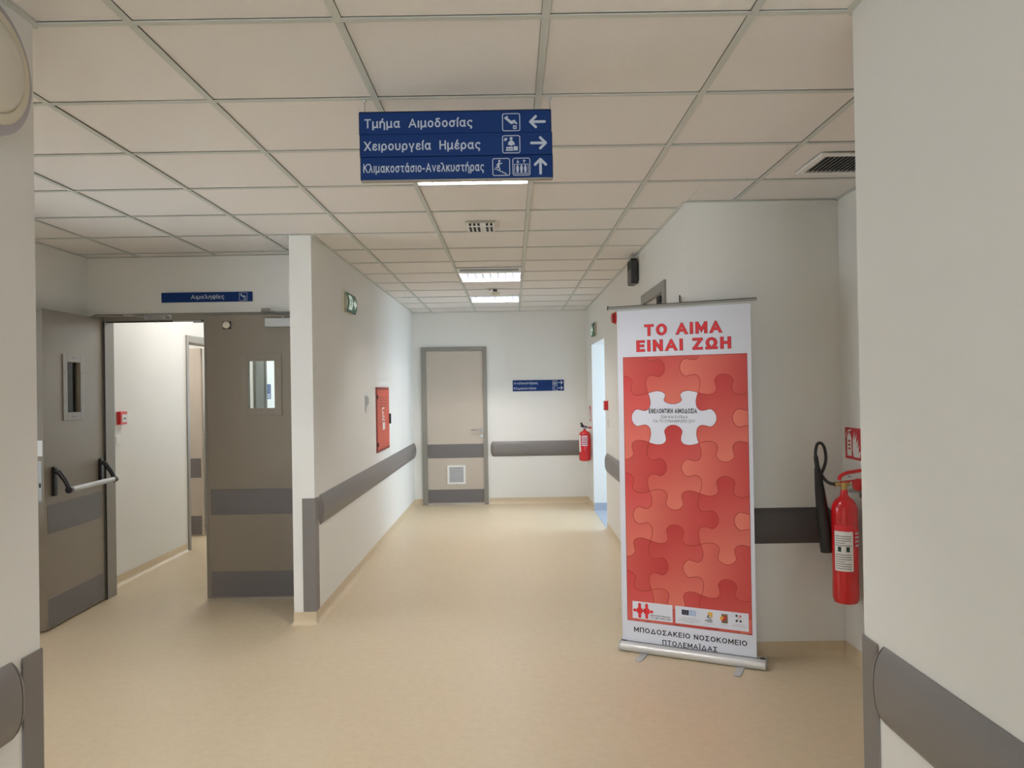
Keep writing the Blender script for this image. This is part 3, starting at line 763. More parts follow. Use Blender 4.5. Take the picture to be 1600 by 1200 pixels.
# supply grille on the right
gx0, gx1, gy0, gy1 = 1.452, 1.88, 3.535, 3.868
o = thing('supply_grille', 'white ceiling air grille with slanted dark slots at upper right', 'air vent', ((gx0 + gx1) / 2, (gy0 + gy1) / 2, H))
hx, hy = (gx1 - gx0) / 2, (gy1 - gy0) / 2; f = .033
b = MB()
pr = [(0, 0), (0, -.004), (.012, -.012), (f, -.012), (f, 0)]
b.box(-hx, hx, -hy, -hy + f, -.012, 0); b.box(-hx, hx, hy - f, hy, -.012, 0); b.box(-hx, -hx + f, -hy + f, hy - f, -.012, 0); b.box(hx - f, hx, -hy + f, hy - f, -.012, 0)
b.build('frame', 'white', o, bevel=.004)
MB().box(-hx + f, hx - f, -hy + f, hy - f, -.0012, 0).build('duct', 'seam', o)
n = 17; sl = None
for k in range(n):
    xx = -hx + f + (k + .5) * (2 * hx - 2 * f) / n
    if sl is None: s_ = MB().add([(-.006, -hy + f, -.011), (.003, -hy + f, -.0015), (.003, hy - f, -.0015), (-.006, hy - f, -.011), (-.0035, -hy + f, -.0115), (.0055, -hy + f, -.002), (.0055, hy - f, -.002), (-.0035, hy - f, -.0115)], [(0, 1, 2, 3), (4, 7, 6, 5), (0, 4, 5, 1), (3, 2, 6, 7), (0, 3, 7, 4), (1, 5, 6, 2)]).build('slat', 'silver', o); sl = s_.data
    else: s_ = link(sl, 'slat', o)
    s_.location.x = xx

# ------------------------------------------------------------------ blue signs
def arrow(cx, cz, L, ang, w):
    c, s = math.cos(ang), math.sin(ang)
    R = lambda x, z: (cx + c * x - s * z, cz + s * x + c * z)
    h = L * .38
    return [cap(R(-L / 2, 0), R(L / 2 - w * .3, 0), w), cap(R(L / 2 - h, h), R(L / 2, 0), w), cap(R(L / 2 - h, -h), R(L / 2, 0), w)]
def pic_bed(x, z, s):          # reclining donor
    q = lambda a, b: (x + a * s, z + b * s)
    return [disc(*q(.26, .78), .07 * s), cap(q(.15, .74), q(.45, .48), .075 * s), cap(q(.28, .66), q(.5, .5), .14 * s), cap(q(.45, .48), q(.66, .58), .1 * s), cap(q(.66, .6), q(.8, .42), .085 * s), cap(q(.5, .42), q(.72, .48), .06 * s)] + ring(x + .6 * s, x + .8 * s, z + .12 * s, z + .32 * s, .015 * s, .06 * s)
def pic_surgery(x, z, s):
    q = lambda a, b: (x + a * s, z + b * s)
    return [disc(*q(.5, .82), .085 * s), cap(q(.5, .62), q(.5, .52), .22 * s), cap(q(.4, .62), q(.36, .5), .09 * s), cap(q(.6, .62), q(.66, .5), .09 * s), [q(.1, .7), q(.2, .68), q(.3, .8), q(.26, .86), q(.12, .84)],
            disc(*q(.27, .3), .06 * s), cap(q(.37, .31), q(.55, .3), .1 * s), rect(x + .2 * s, x + .6 * s, z + .14 * s, z + .22 * s), rect(x + .63 * s, x + .86 * s, z + .15 * s, z + .38 * s)]
def pic_stairs(x, z, s):
    q = lambda a, b: (x + a * s, z + b * s)
    o = [disc(*q(.4, .84), .065 * s), cap(q(.38, .72), q(.34, .52), .11 * s), cap(q(.38, .7), q(.54, .7), .05 * s), cap(q(.34, .7), q(.24, .6), .05 * s), cap(q(.36, .52), q(.42, .36), .06 * s), cap(q(.33, .52), q(.2, .46), .06 * s)]
    st = [(.12, .38), (.3, .38), (.3, .31), (.44, .31), (.44, .24), (.58, .24), (.58, .17), (.72, .17), (.72, .1), (.82, .1)]
    return o + [cap(q(*st[i]), q(*st[i + 1]), .04 * s) for i in range(len(st) - 1)]
def pic_lift(x, z, s):
    q = lambda a, b: (x + a * s, z + b * s)
    o = ring(x + .1 * s, x + .9 * s, z + .1 * s, z + .66 * s, .01 * s, .03 * s)
    for a in (.28, .5, .72): o += [disc(*q(a, .56), .05 * s), cap(q(a, .47), q(a, .34), .14 * s), cap(q(a - .03, .34), q(a - .03, .18), .05 * s), cap(q(a + .03, .34), q(a + .03, .18), .05 * s)]
    return o + arrow(x + .3 * s, z + .8 * s, .16 * s, -PI / 2, .04 * s) + arrow(x + .66 * s, z + .8 * s, .16 * s, PI / 2, .04 * s)
# hanging sign
SY = 2.8
hs = thing('hanging_sign', 'large blue three-line direction sign hanging from the ceiling', 'sign', (-.191, SY, 2.3515))
rows = [(.1675, .2485, -.3525, .3505, 0), (.0845, .1665, -.3505, .3525, -.003), (.0, .0835, -.3495, .3535, 0)]
pan = []
for z0, z1, x0, x1, yo in rows:
    p_ = MB().box(x0, x1, yo, .025, z0, z1).build('sign_panel', 'blue', hs, bevel=.0015, seg=1)
    MB().box(x0 - .0015, x0, yo, .026, z0, z1).build('edge_strip', 'navyedge', p_); MB().box(x1, x1 + .0015, yo, .026, z0, z1).build('edge_strip', 'navyedge', p_)
    pan.append(p_)
MB().box(-.3495, .3535, -.002, .027, -.004, -.0003).build('bottom_rail', 'steel', hs)
MB().box(-.3525, .3505, .0, .027, .249, .2515).build('top_rail', 'navyedge', hs)
for xx in (-.334, .348):
    b = MB(); b.cyl((xx, .012, .2515), (xx, .012, .2985), .0012, n=8); b.build('hanging_wire', 'steel', hs)
    b = MB(); b.lathe([(.0025, -.009), (.006, -.004), (.007, 0)], (xx, .012, .2985), 16); b.build('ceiling_hook', 'silver', hs, smooth=True)
t = .191; zb = 2.3515
text('lettering', 'Τμήμα  Αιμοδοσίας', -.525 + t, -.129 + t, 2.5425 - zb, .0335, 'signtext', pan[0], .0006)
text('lettering', 'Χειρουργεία  Ημέρας', -.526 + t, -.101 + t, 2.459 - zb, .0335, 'signtext', pan[1], .0036)
text('lettering', 'Κλιμακοστάσιο-Ανελκυστήρας', -.531 + t, -.089 + t, 2.3785 - zb, .033, 'signtext', pan[2], .0006)
def icon(x0, z0, s, fn, parent, d):
    return flat('pictogram', ring(x0, x0 + s, z0, z0 + s, s * .12, s * .045) + fn(x0, z0, s), 'signtext', parent, d)
icon(-.0195 + t, 2.5235 - zb, .066, pic_bed, pan[0], .0006)
icon(-.0205 + t, 2.4415 - zb, .066, pic_surgery, pan[1], .0036)
icon(-.058 + t, 2.360 - zb, .065, pic_stairs, pan[2], .0006); icon(.016 + t, 2.360 - zb, .065, pic_lift, pan[2], .0006)
flat('arrow', arrow(.110 + t, 2.557 - zb, .052, PI, .0095), 'signtext', pan[0], .0006)
flat('arrow', arrow(.1125 + t, 2.478 - zb, .052, 0, .0095), 'signtext', pan[1], .0036)
flat('arrow', arrow(.1185 + t, 2.393 - zb, .052, PI / 2, .0095), 'signtext', pan[2], .0006)
# sign over the double doors
o = thing('wall_sign', 'slim blue sign on the wall above the double doors', 'sign', (-2.358, YD, 2.294))
p_ = MB().box(-.353, .353, -.012, 0, 0, .076).build('sign_panel', 'blue', o, bevel=.0015, seg=1)
text('lettering', 'Αιμοληψίες', -.122, .136, .0235, .033, 'signtext', p_, .0126)
flat('pictogram', ring(.252, .316, .006, .07, .006, .003) + pic_bed(.252, .006, .064), 'signtext', p_, .0126)
# sign on the back wall
o = thing('wall_sign', 'small blue two-line sign on the corridor end wall', 'sign', (.366, YB, 1.548))
p_ = MB().box(-.353, .353, -.012, 0, 0, .15).build('sign_panel', 'blue', o, bevel=.0015, seg=1)
text('lettering', 'Ανελκυστήρας', -.338, -.005, .094, .034, 'signtext', p_, .013)
text('lettering', 'Κλιμακοστάσιο', -.338, -.03, .022, .034, 'signtext', p_, .013)
flat('pictogram', ring(.195, .262, .08, .145, .006, .004) + pic_lift(.195, .08, .066) + ring(.195, .262, .006, .07, .006, .004) + pic_stairs(.195, .006, .064), 'signtext', p_, .013)
flat('arrow', arrow(.305, .112, .055, 0, .011) + arrow(.305, .038, .055, 0, .011), 'signtext', p_, .013)
# sign seen through the vision panel
o = thing('wall_sign', 'blue notice seen through the glass of the closed right door leaf', 'sign', (HL, 10.32, 1.5), FACE_PX)
p_ = MB().box(-.1, .1, -.01, 0, 0, .2).build('sign_panel', 'blue', o)
flat('print', [rect(-.06, .06, .05, .065), rect(-.06, .06, .02, .035)], 'signtext', p_, .0106)

# ------------------------------------------------------------------ exit signs (bulging plates on the side walls)
def exit_sign(label, loc, rz):
    o = thing('exit_sign', label, 'exit sign', loc, rz)
    w, h, bu = .165, .155, .016; n = 10
    MB().box(-w - .02, w + .02, -.012, 0, -.005, h + .01).build('back_plate', 'cream', o, bevel=.004)
    MB().box(-w + .03, w - .03, -.034, -.012, .02, h - .02).build('lamp_housing', 'cream', o, bevel=.003)
    yf = lambda z: -.032 - bu * math.sin(PI * min(1, max(0, z / h)))
    b = MB(); vs = []
    for i in range(n + 1):
        z = h * i / n; vs += [(-w, yf(z), z), (w, yf(z), z), (-w, yf(z) + .006, z), (w, yf(z) + .006, z)]
    fs = []
    for i in range(n):
        a = 4 * i; c = a + 4
        fs += [(a, a + 1, c + 1, c), (a + 2, c + 2, c + 3, a + 3), (a, c, c + 2, a + 2), (a + 1, a + 3, c + 3, c + 1)]
    b.add(vs, fs); pl = b.build('sign_plate', 'green', o, smooth=True)
    def bent(name, polys, m):
        b = MB()
        for p in polys:     # cut the polygon in slices so it follows the bulge
            for i in range(14):
                z0, z1 = h * i / 14, h * (i + 1) / 14
                q = clip(p, -1, 1, z0, z1)
                if len(q) > 2: b.add([(x, yf(z) - .0012, z) for x, z in q], [tuple(range(len(q)))])
        b.build(name, m, pl)
    e = .006
    bent('border', [rect(-w, w, 0, e), rect(-w, w, h - e, h), rect(-w, -w + e, 0, h), rect(w - e, w, 0, h)], 'greenedge')
    bent('pictogram', [rect(-.14, -.02, .02, .135)], 'exitwhite')
    bent('arrow', [[(.02, .06), (.07, .06), (.07, .03), (.145, .078), (.07, .126), (.07, .096), (.02, .096)]], 'exitwhite')
    b = MB(); q = lambda a, c: (-.14 + a * .12, .02 + c * .115)
    polys = [disc(*q(.55, .85), .012), cap(q(.52, .72), q(.45, .45), .02), cap(q(.5, .7), q(.75, .6), .01), cap(q(.5, .7), q(.25, .62), .01), cap(q(.45, .45), q(.65, .15), .012), cap(q(.45, .45), q(.2, .25), .012)]
    b2 = MB()
    for p in polys:
        for i in range(14):
            q2 = clip(p, -1, 1, h * i / 14, h * (i + 1) / 14)
            if len(q2) > 2: b2.add([(x, yf(z) - .002, z) for x, z in q2], [tuple(range(len(q2)))])
    b2.build('running_figure', 'green', pl)
    return o
exit_sign('green exit sign high on the left corridor wall', (XL, 6.36, 2.232), FACE_PX)
exit_sign('green exit sign seen edge-on above the right lobby opening', (XR, 9.36, 2.21), FACE_MX)

# ------------------------------------------------------------------ fire cabinet, wall plate, call points, alarm
o = thing('fire_cabinet', 'tall red fire hose cabinet set in the left corridor wall', 'fire cabinet', (XL, 7.98, .965), FACE_PX)
b = MB(); w, h = .378, .655
b.box(-w, w, -.012, 0, 0, .022); b.box(-w, w, -.012, 0, h - .022, h); b.box(-w, -w + .022, -.012, 0, .022, h - .022); b.box(w - .022, w, -.012, 0, .022, h - .022); b.build('frame', 'reddark', o, bevel=.002)
dr = MB().box(-w + .024, w - .024, -.016, 0, .024, h - .024).build('door', 'redsat', o, bevel=.003)
b = MB()
for k in range(4): b.box(-.2, .2, -.019, -.016, h - .2 + k * .03, h - .194 + k * .03)
b.build('louvre', 'reddark', dr)
MB().box(w - .03, w - .005, -.034, -.016, .26, .37).build('handle', 'black', dr, bevel=.004)
b = MB(); b.box(-w + .01, -w + .03, -.022, -.012, .06, .1); b.box(-w + .01, -w + .03, -.022, -.012, h - .12, h - .08); b.build('hinge', 'seam', dr)
flat('sticker', [rect(-.08, .06, .215, .29)], 'white', dr, .0168)
flat('marking', [rect(-.1, -.075, .30, .44), rect(-.1, .03, .43, .445), cap((-.06, .40), (.0, .38), .014), cap((-.05, .36), (.03, .345), .014), cap((-.05, .33), (.04, .31), .014)], 'white', dr, .0168)
o = thing('wall_bracket', 'small grey bracket plate on the wall left of the red fire cabinet', 'bracket', (XL, 7.13, 1.41), FACE_PX)
MB().plate([(-.085, .0), (-.06, -.035), (-.03, .02), (.03, .03), (.05, .05), (.085, .055), (.085, .085), (.04, .09), (.04, .13), (-.085, .13)], -.006, 0).build('plate', 'silver', o)
MB().box(-.07, .02, -.02, -.006, .05, .11).build('socket_box', 'silver', o, bevel=.003)
o = thing('call_point', 'red fire call point on right corridor wall beside lobby opening', 'call point', (XR, 8.28, 1.335), FACE_MX)
MB().box(-.05, .05, -.045, 0, 0, .1).build('housing', 'red', o, bevel=.004)
MB().box(-.03, .03, -.047, -.045, .02, .08).build('window_plate', 'white', o)
o = thing('light_switch', 'thin white switch below the red call point on the right', 'switch', (XR, 8.28, 1.15), FACE_MX)
MB().box(-.04, .04, -.012, 0, 0, .085).build('plate', 'white', o, bevel=.003); MB().box(-.025, .025, -.017, -.012, .015, .07).build('rocker', 'white', o, bevel=.002)
o = thing('call_point', 'small red call point on the room wall behind the double doors', 'call point', (HL, 6.42, 1.335), FACE_PX)
MB().box(-.055, .055, -.035, 0, 0, .11).build('housing', 'red', o, bevel=.004); MB().box(-.035, .045, -.037, -.035, .02, .085).build('window_plate', 'white', o)
flat('marking', [disc(.005, .05, .009), rect(-.02, -.008, .045, .055), rect(.018, .03, .045, .055)], 'ink', o, .0375)
o = thing('light_switch', 'white switch below the red call point behind the double doors', 'switch', (HL, 6.36, 1.165), FACE_PX)
MB().box(-.045, .045, -.01, 0, 0, .085).build('plate', 'white', o, bevel=.003); MB().box(-.03, .03, -.014, -.01, .015, .07).build('rocker', 'white', o, bevel=.002)
o = thing('fire_alarm_sounder', 'round red alarm sounder peeking out left of the banner top', 'alarm', (XR, 7.52, 2.262), FACE_MX)
MB().lathe([(.06, 0), (.06, .014), (.05, .02), (.05, .038), (.035, .046)], (0, 0, 0), 28, 'y').build('body', 'red', o, smooth=True)
MB().lathe([(.0515, .024), (.0515, .03)], (0, 0, 0), 28, 'y').build('grille_ring', 'reddark', o)
o = thing('wall_speaker', 'small black box mounted high on the right corridor wall', 'speaker', (XR, 6.22, 2.41), FACE_MX)
MB().plate(rrect(-.1, .1, 0, .205, .02), -.065, -.012).build('housing', 'black', o, bevel=.008)
MB().box(-.06, .06, -.012, 0, .03, .175).build('wall_mount', 'black', o)
MB().box(-.075, .075, -.0665, -.065, .12, .185).build('front_panel', 'seam', o)
# round fitting on the near left wall
o = thing('wall_lamp', 'round cream wall lamp cut off by the upper left photograph edge', 'wall lamp', (NL, 1.895, 2.41), FACE_PX)
MB().lathe([(.150, 0), (.150, .02), (.172, .03), (.1745, .068), (.173, .078), (.146, .082)], (0, 0, 0), 64, 'y').build('rim', 'rim', o, smooth=True)
MB().lathe([(.148, .080), (.147, .088), (.139, .093), (.122, .091), (.118, .086), (.112, .086)], (0, 0, 0), 64, 'y').build('bezel', 'cream', o, smooth=True)
MB().lathe([(.120, .082), (.116, .094), (.1, .108), (.06, .116), (.02, .119)], (0, 0, 0), 64, 'y').build('diffuser', 'lens', o, smooth=True)

# ------------------------------------------------------------------ extinguishers
def hose(pts, n=6):
    P_ = [Vector(p) for p in pts]; o = []
    for i in range(len(P_) - 1):
        a, b_, c, e = P_[max(i - 1, 0)], P_[i], P_[i + 1], P_[min(i + 2, len(P_) - 1)]
        for k in range(n):
            t = k / n
            o.append(.5 * ((2 * b_) + (-a + c) * t + (2 * a - 5 * b_ + 4 * c - e) * t * t + (-a + 3 * b_ - 3 * c + e) * t ** 3))
    return o + [P_[-1]]
# large one: hangs on the right wall of the recess, local frame: x right, -y to the camera
o = thing('fire_extinguisher', 'large red extinguisher with black horn hanging on the right recess wall', 'fire extinguisher', (1.813, 4.2, .378))
R_ = .0685
prof = [(.045, 0), (.06, .006), (.0665, .02), (R_, .04), (R_, .50)] + [(R_ * math.cos(a) ** .9 if a < 1.5 else .02, .50 + .085 * math.sin(a)) for a in [.2 * k for k in range(1, 7)]] + [(.022, .59), (.018, .62)]
MB().lathe(prof, n=48).build('cylinder', 'red', o, smooth=True)
def cyl_label(name, a0, a1, z0, z1, m, parent, r, n=10):
    b = MB(); vs = []
    for i in range(n + 1):
        a = a0 + (a1 - a0) * i / n
        vs += [(r * math.cos(a), r * math.sin(a), z0), (r * math.cos(a), r * math.sin(a), z1)]
    b.add(vs, [(2 * i, 2 * i + 2, 2 * i + 3, 2 * i + 1) for i in range(n)])
    return b.build(name, m, parent, smooth=True)
dg_ = lambda a: a * PI / 180
A0, A1 = dg_(198), dg_(282)
lb = cyl_label('label', A0, A1, .185, .43, 'white', o, R_ + .0006)
cyl_label('label_header', A0, A1, .40, .432, 'titlered', lb, R_ + .001)
zz = .385
for k in range(15):
    if k in (5, 6, 7): continue
    cyl_label('print_line', A0 + .1, A1 - .15 - (.5 if k % 4 == 3 else 0), .372 - k * .0125, .3755 - k * .0125, 'inkgrey', lb, R_ + .0011)
for a in (dg_(222), dg_(258)): cyl_label('hazard_symbol', a - .12, a + .14, .29, .317, 'greenedge', lb, R_ + .0012)
lb2 = cyl_label('label', dg_(292), dg_(345), .31, .41, 'titlered', o, R_ + .0006)
for k in range(4): cyl_label('print_line', dg_(294), dg_(340), .318 + k * .022, .328 + k * .022, 'signtext', lb2, R_ + .0011)
b = MB(); b.cyl((0, 0, .615), (0, 0, .66), .018, n=16); b.cyl((-.045, 0, .65), (.03, 0, .65), .012, n=12); b.cyl((-.045, 0, .65), (-.052, 0, .65), .015, n=12)
vb = b.build('valve', 'brass', o, smooth=True)
b = MB()
b.add([(-.02, -.011, .655), (.10, -.011, .67), (.10, .011, .67), (-.02, .011, .655), (-.02, -.011, .664), (.10, -.011, .678), (.10, .011, .678), (-.02, .011, .664)], [(0, 3, 2, 1), (4, 5, 6, 7), (0, 1, 5, 4), (1, 2, 6, 5), (2, 3, 7, 6), (3, 0, 4, 7)])
b.build('carry_handle', 'red', o, bevel=.002)
b = MB(); pts = hose([(-.025, 0, .67), (-.02, 0, .69), (0.01, 0, .708), (.05, 0, .715), (.095, 0, .722)])
b.tube(pts, [.010] * len(pts), 8); b.build('squeeze_lever', 'red', o, smooth=True)
MB().cyl((.03, -.012, .69), (.03, .012, .69), .004, n=8).build('pin', 'chrome', o)
b = MB(); b.lathe([(.03, 0), (.034, .006), (.034, .014), (.028, .018)], (.078, .01, .645), 24, 'y'); b.build('bracket_disc', 'red', o, smooth=True)
b = MB(); b.box(.03, .107, .0, .012, .60, .622); b.box(.095, .107, -.02, .03, .57, .66); b.build('wall_bracket', 'steel', o, bevel=.002)
# hose from the valve to the horn and the horn's loop handle
b = MB()
pts = hose([(-.05, 0, .65), (-.075, .01, .655), (-.092, .03, .672), (-.108, .04, .70)])
b.tube(pts, .009, 10)
pts = hose([(-.112, .045, .69), (-.088, .045, .74), (-.078, .045, .79), (-.085, .045, .845), (-.103, .045, .872), (-.125, .045, .865), (-.135, .045, .82), (-.13, .045, .77)])
b.tube(pts, .0085, 10)
b.build('hose', 'black', o, smooth=True)
b = MB(); b.tube([(-.134, .045, .80), (-.125, .046, .73)], [.012, .0135], 14); b.tube([(-.126, .046, .735), (-.112, .05, .6), (-.095, .055, .45), (-.07, .06, .27)], [.0165, .027, .034, .04], 20)
b.build('discharge_horn', 'black', o, smooth=True)
# small one in the corridor corner
o = thing('fire_extinguisher', 'small red extinguisher hanging in the far right corridor corner', 'fire extinguisher', (.945, 10.03, .625))
R2 = .078
MB().lathe([(.06, 0), (.074, .01), (R2, .03), (R2, .335), (.07, .365), (.045, .385), (.02, .395), (.018, .415)], n=36).build('cylinder', 'red', o, smooth=True)
lb = cyl_label('label', dg_(235), dg_(290), .20, .33, 'paper', o, R2 + .001)
for k in range(5): cyl_label('print_line', dg_(238), dg_(286), .215 + k * .022, .226 + k * .022, 'signred', lb, R2 + .002)
cyl_label('label', dg_(200), dg_(222), .12, .34, 'white', o, R2 + .001)
b = MB(); b.cyl((0, 0, .41), (0, 0, .45), .015, n=12); b.cyl((0, 0, .435), (.06, 0, .435), .012, n=10); b.build('valve', 'steel', o, smooth=True)
b = MB(); pts = hose([(.03, 0, .44), (-.01, 0, .45), (-.035, 0, .475), (-.045, 0, .50)]); b.tube(pts, [.013] * len(pts), 8); pts = hose([(.0, 0, .44), (-.03, 0, .445), (-.05, 0, .46)]); b.tube(pts, .008, 8)
b.build('squeeze_lever', 'black', o, smooth=True)
MB().box(.05, .088, -.015, .015, .42, .445).build('wall_bracket', 'signred', o)
# pictogram signs
def fire_sign(label, loc, rz, s, sy):
    o = thing('fire_sign', label, 'sign', loc, rz)
    p_ = MB().box(0, s, -.003, 0, 0, sy).build('sign_panel', 'signred', o, bevel=.0008, seg=1)
    q = lambda a, c: (a * s, c * sy)
    flat('pictogram', [rect(.13 * s, .42 * s, .1 * sy, .68 * sy), [q(.13, .68), q(.42, .68), q(.34, .8), q(.21, .8)], cap(q(.27, .8), q(.27, .88), .04 * s), cap(q(.2, .9), q(.4, .93), .035 * s), cap(q(.14, .86), q(.07, .7), .03 * s)]
         + [[q(.55, .08), q(.93, .08), q(.97, .3), q(.84, .22), q(.9, .5), q(.78, .36), q(.84, .66), q(.7, .5), q(.74, .84), q(.6, .6), q(.62, .9), q(.5, .62), q(.48, .3)]], 'white', p_, .0036)
    flat('pictogram_detail', [rect(.2 * s, .35 * s, .3 * sy, .36 * sy), rect(.2 * s, .35 * s, .42 * sy, .48 * sy), rect(.2 * s, .35 * s, .54 * sy, .6 * sy)], 'signred', p_, .004)
fire_sign('red and white extinguisher sign on wall above the large extinguisher', (HR, 4.413, 1.15), FACE_MX, .2, .178)
fire_sign('thin red extinguisher sign seen edge-on above the small extinguisher', (XR, 10.25, 1.14), FACE_MX, .2, .2)

# ------------------------------------------------------------------ roll-up banner
BA = math.radians(-26.39)
bn = thing('roll_up_banner', 'tall red and white puzzle roll-up banner standing before the recess', 'banner', (.602 + .0297, 4.60 + .0276, 0), BA)
# local: x along the cassette, -y to the viewer
BL = .845
b = MB()
pr = [(.0, .022), (.0, .075), (.008, .088)] + [(.030 + .030 * math.cos(a), .062 + .030 * math.sin(a)) for a in [PI * .75 - PI * .25 * k for k in range(4)]][:0]
prof = [(-.010, .006), (-.018, .018), (-.020, .033), (-.016, .048), (-.006, .058), (.01, .064), (.04, .068), (.056, .068), (.064, .06), (.067, .04), (.064, .015), (.056, .006)]
prof = [(y - .023, z * .80) for y, z in prof]
b.extrude_x(prof, .004, BL - .004)
cs = b.build('cassette', 'alu', bn, smooth=True)
for xx in (0, BL - .006):
    e = MB().extrude_x([(y * 1.04, .004 + (z - .004) * 1.12) for y, z in prof], xx, xx + .006); e.build('end_plate', 'silver', bn, bevel=.001)
MB().box(.006, BL - .006, .003, .009, .0525, .0545).build('slot_strip', 'seam', bn)
for xx in (.008, .81): MB().box(xx, xx + .028, .001, .022, .0515, .0555).build('slot_gap', 'seam', bn)
for xx in (.158, .712):
    f = [(xx - .022 + .022 * 0, .06), (xx + .022, .06)]
    foot = [(xx - .02, -.155), (xx - .02, .045), (xx + .02, .045), (xx + .02, -.155)] + [(xx + .02 * math.cos(a), -.155 + .02 * math.sin(a)) for a in [-PI * k / 8 for k in range(1, 8)]]
    n = len(foot); q = MB(); q.add([(x, y, .001) for x, y in foot] + [(x, y, .006) for x, y in foot], [(i, (i + 1) % n, n + (i + 1) % n, n + i) for i in range(n)] + [tuple(range(n))[::-1], tuple(range(n, 2 * n))])
    q.cyl((xx, -.14, 0), (xx, -.14, .001), .012, n=12); q.cyl((xx, .02, 0), (xx, .02, .001), .012, n=12)
    q.build('foot', 'silver', bn, bevel=.0015, seg=1)
SYB = .012      # sheet plane
sx0, sx1 = .008, .790
sheet = MB().box(sx0, sx1, SYB, SYB + .0012, .05, 2.05).build('graphic_sheet', 'paper', bn)
MB().box(sx0 - .055, sx1 + .035, SYB - .006, SYB + .008, 2.05, 2.064).build('top_rail', 'steel', bn, bevel=.002)
MB().box(sx0 - .056, sx1 + .036, SYB - .0062, SYB + .006, 2.0645, 2.0675).build('rail_edge', 'seam', bn)
MB().box(sx0 - .002, sx1 + .012, SYB - .004, SYB + .006, 2.038, 2.0495).build('clip_rail', 'silver', bn, bevel=.001)
MB().box(sx0 - .060, sx0 - .055, SYB - .008, SYB + .01, 2.048, 2.072).build('rail_end_cap', 'black', bn)
MB().cyl((.392, SYB + .018, .05), (.392, SYB + .018, 2.10), .008, n=14).build('pole', 'steel', bn, smooth=True)
b = MB(); b.tube(hose([(.392, SYB + .018, 2.09), (.392, SYB + .010, 2.108), (.392, SYB + .0, 2.104), (.392, SYB + .001, 2.07)]), .003, 8); b.build('pole_hook', 'black', bn)
D = -SYB
PX0, PX1, PZ0, PZ1 = .043, .767, .178, 1.757
G = .2945
def Hc(k): return .078 + G * (5 - k)          # horizontal line k -> height
Vx = [-.101, .193, .4895, .785]
TAB = [(0, 0), (.1, -.03), (.2, -.042), (.3, -.018), (.352, .05), (.345, .14), (.325, .23), (.365, .30), (.44, .345), (.5, .352), (.56, .345), (.635, .30), (.675, .23), (.655, .14), (.648, .05), (.7, -.018), (.8, -.042), (.9, -.03), (1, 0)]
TS = smooth2(TAB)
def hedge(r, c):              # line r (0..6 from height Hc), column c; left to right; sign +1 = tab up
    s = 1 if (r + c) % 2 == 0 else -1
    k = .62 if (r == 0 and c == 1) else 1
    a, b_ = Vx[c], Vx[c + 1]
    if r < 0: return [(a, Hc(r)), (b_, Hc(r))]
    return [(a + (b_ - a) * t, Hc(r) + s * G * (h * k if h > 0 else h)) for t, h in TS]
def vedge(r, c):              # vertical line c in row r (row 0 lies above Hc(0)); top to bottom; +1 = tab right
    s = 1 if (r + c) % 2 == 1 else -1
    zt, zb_ = Hc(r - 1), Hc(r)
    return [(Vx[c] + s * G * h, zt + (zb_ - zt) * t) for t, h in TS]
# measured: Hc(0)=1.55 ... keep the true heights
HZ = [1.541, 1.2475, .958, .664, .372, .078]
def Hc(k):
    if k < 0: return HZ[0] + G * (-k)
    if k > 5: return HZ[5] - G * (k - 5)
    return HZ[k]
RED, ORA, DRK = (202, 62, 66), (220, 120, 102), (186, 52, 52)
def mixc(a, c, t): t = max(0, min(1, t)); return tuple(a[i] + (c[i] - a[i]) * t for i in range(3))
me_v = []; me_f = []; me_c = []
white_poly = None
for r in range(0, 7):
    for c in range(0, 4):
        left = vedge(r, c) if c < 4 else None
        if c == 3:
            x_r = Vx[3] + G
            top = [(Vx[3], Hc(r - 1)), (x_r, Hc(r - 1))]; bot = [(Vx[3], Hc(r)), (x_r, Hc(r))]; right = [(x_r, Hc(r - 1)), (x_r, Hc(r))]
        else:
            top, bot, right = hedge(r - 1, c), hedge(r, c), vedge(r, c + 1)
        poly = top[:-1] + right[:-1] + bot[::-1][:-1] + left[::-1][:-1]
        q = clip(poly, PX0, PX1, PZ0, PZ1)
        if len(q) < 3: continue
        if (r, c) == (1, 1): white_poly = q; continue
        cx, cz = ((Vx[c] + (Vx[c + 1] if c < 3 else Vx[3] + G)) / 2, (Hc(r - 1) + Hc(r)) / 2)
        base = len(me_v)
        par = (r + c) % 2
        for x, z in q:
            u, v = (x - cx) / G, (z - cz) / G
            if par == 0: t = .5 + .60 * u + .10 * v          # tabs left-right: orange at left, dark at right
            else: t = .5 - .18 * u + .62 * v                 # tabs up-down: dark on top, orange below
            lo, hi = (ORA, DRK) if par == 0 or c else (ORA, RED)
            me_v.append((x, -D - .0 , z)); me_c.append(mixc(lo, hi, t))
        me_f.append(list(range(base, len(me_v))))
pm = bpy.data.meshes.new('puzzle_print')
pm.from_pydata([(x, SYB - .0004, z) for x, y, z in me_v], [], me_f)
pm.materials.append(M['puzzle'])
ca = pm.color_attributes.new('print', 'FLOAT_COLOR', 'POINT')
for i, c_ in enumerate(me_c): ca.data[i].color = (*lin(c_), 1)
link(pm, 'puzzle_print', sheet)
flat('blank_piece', [white_poly], 'paper', sheet, D + .0008)
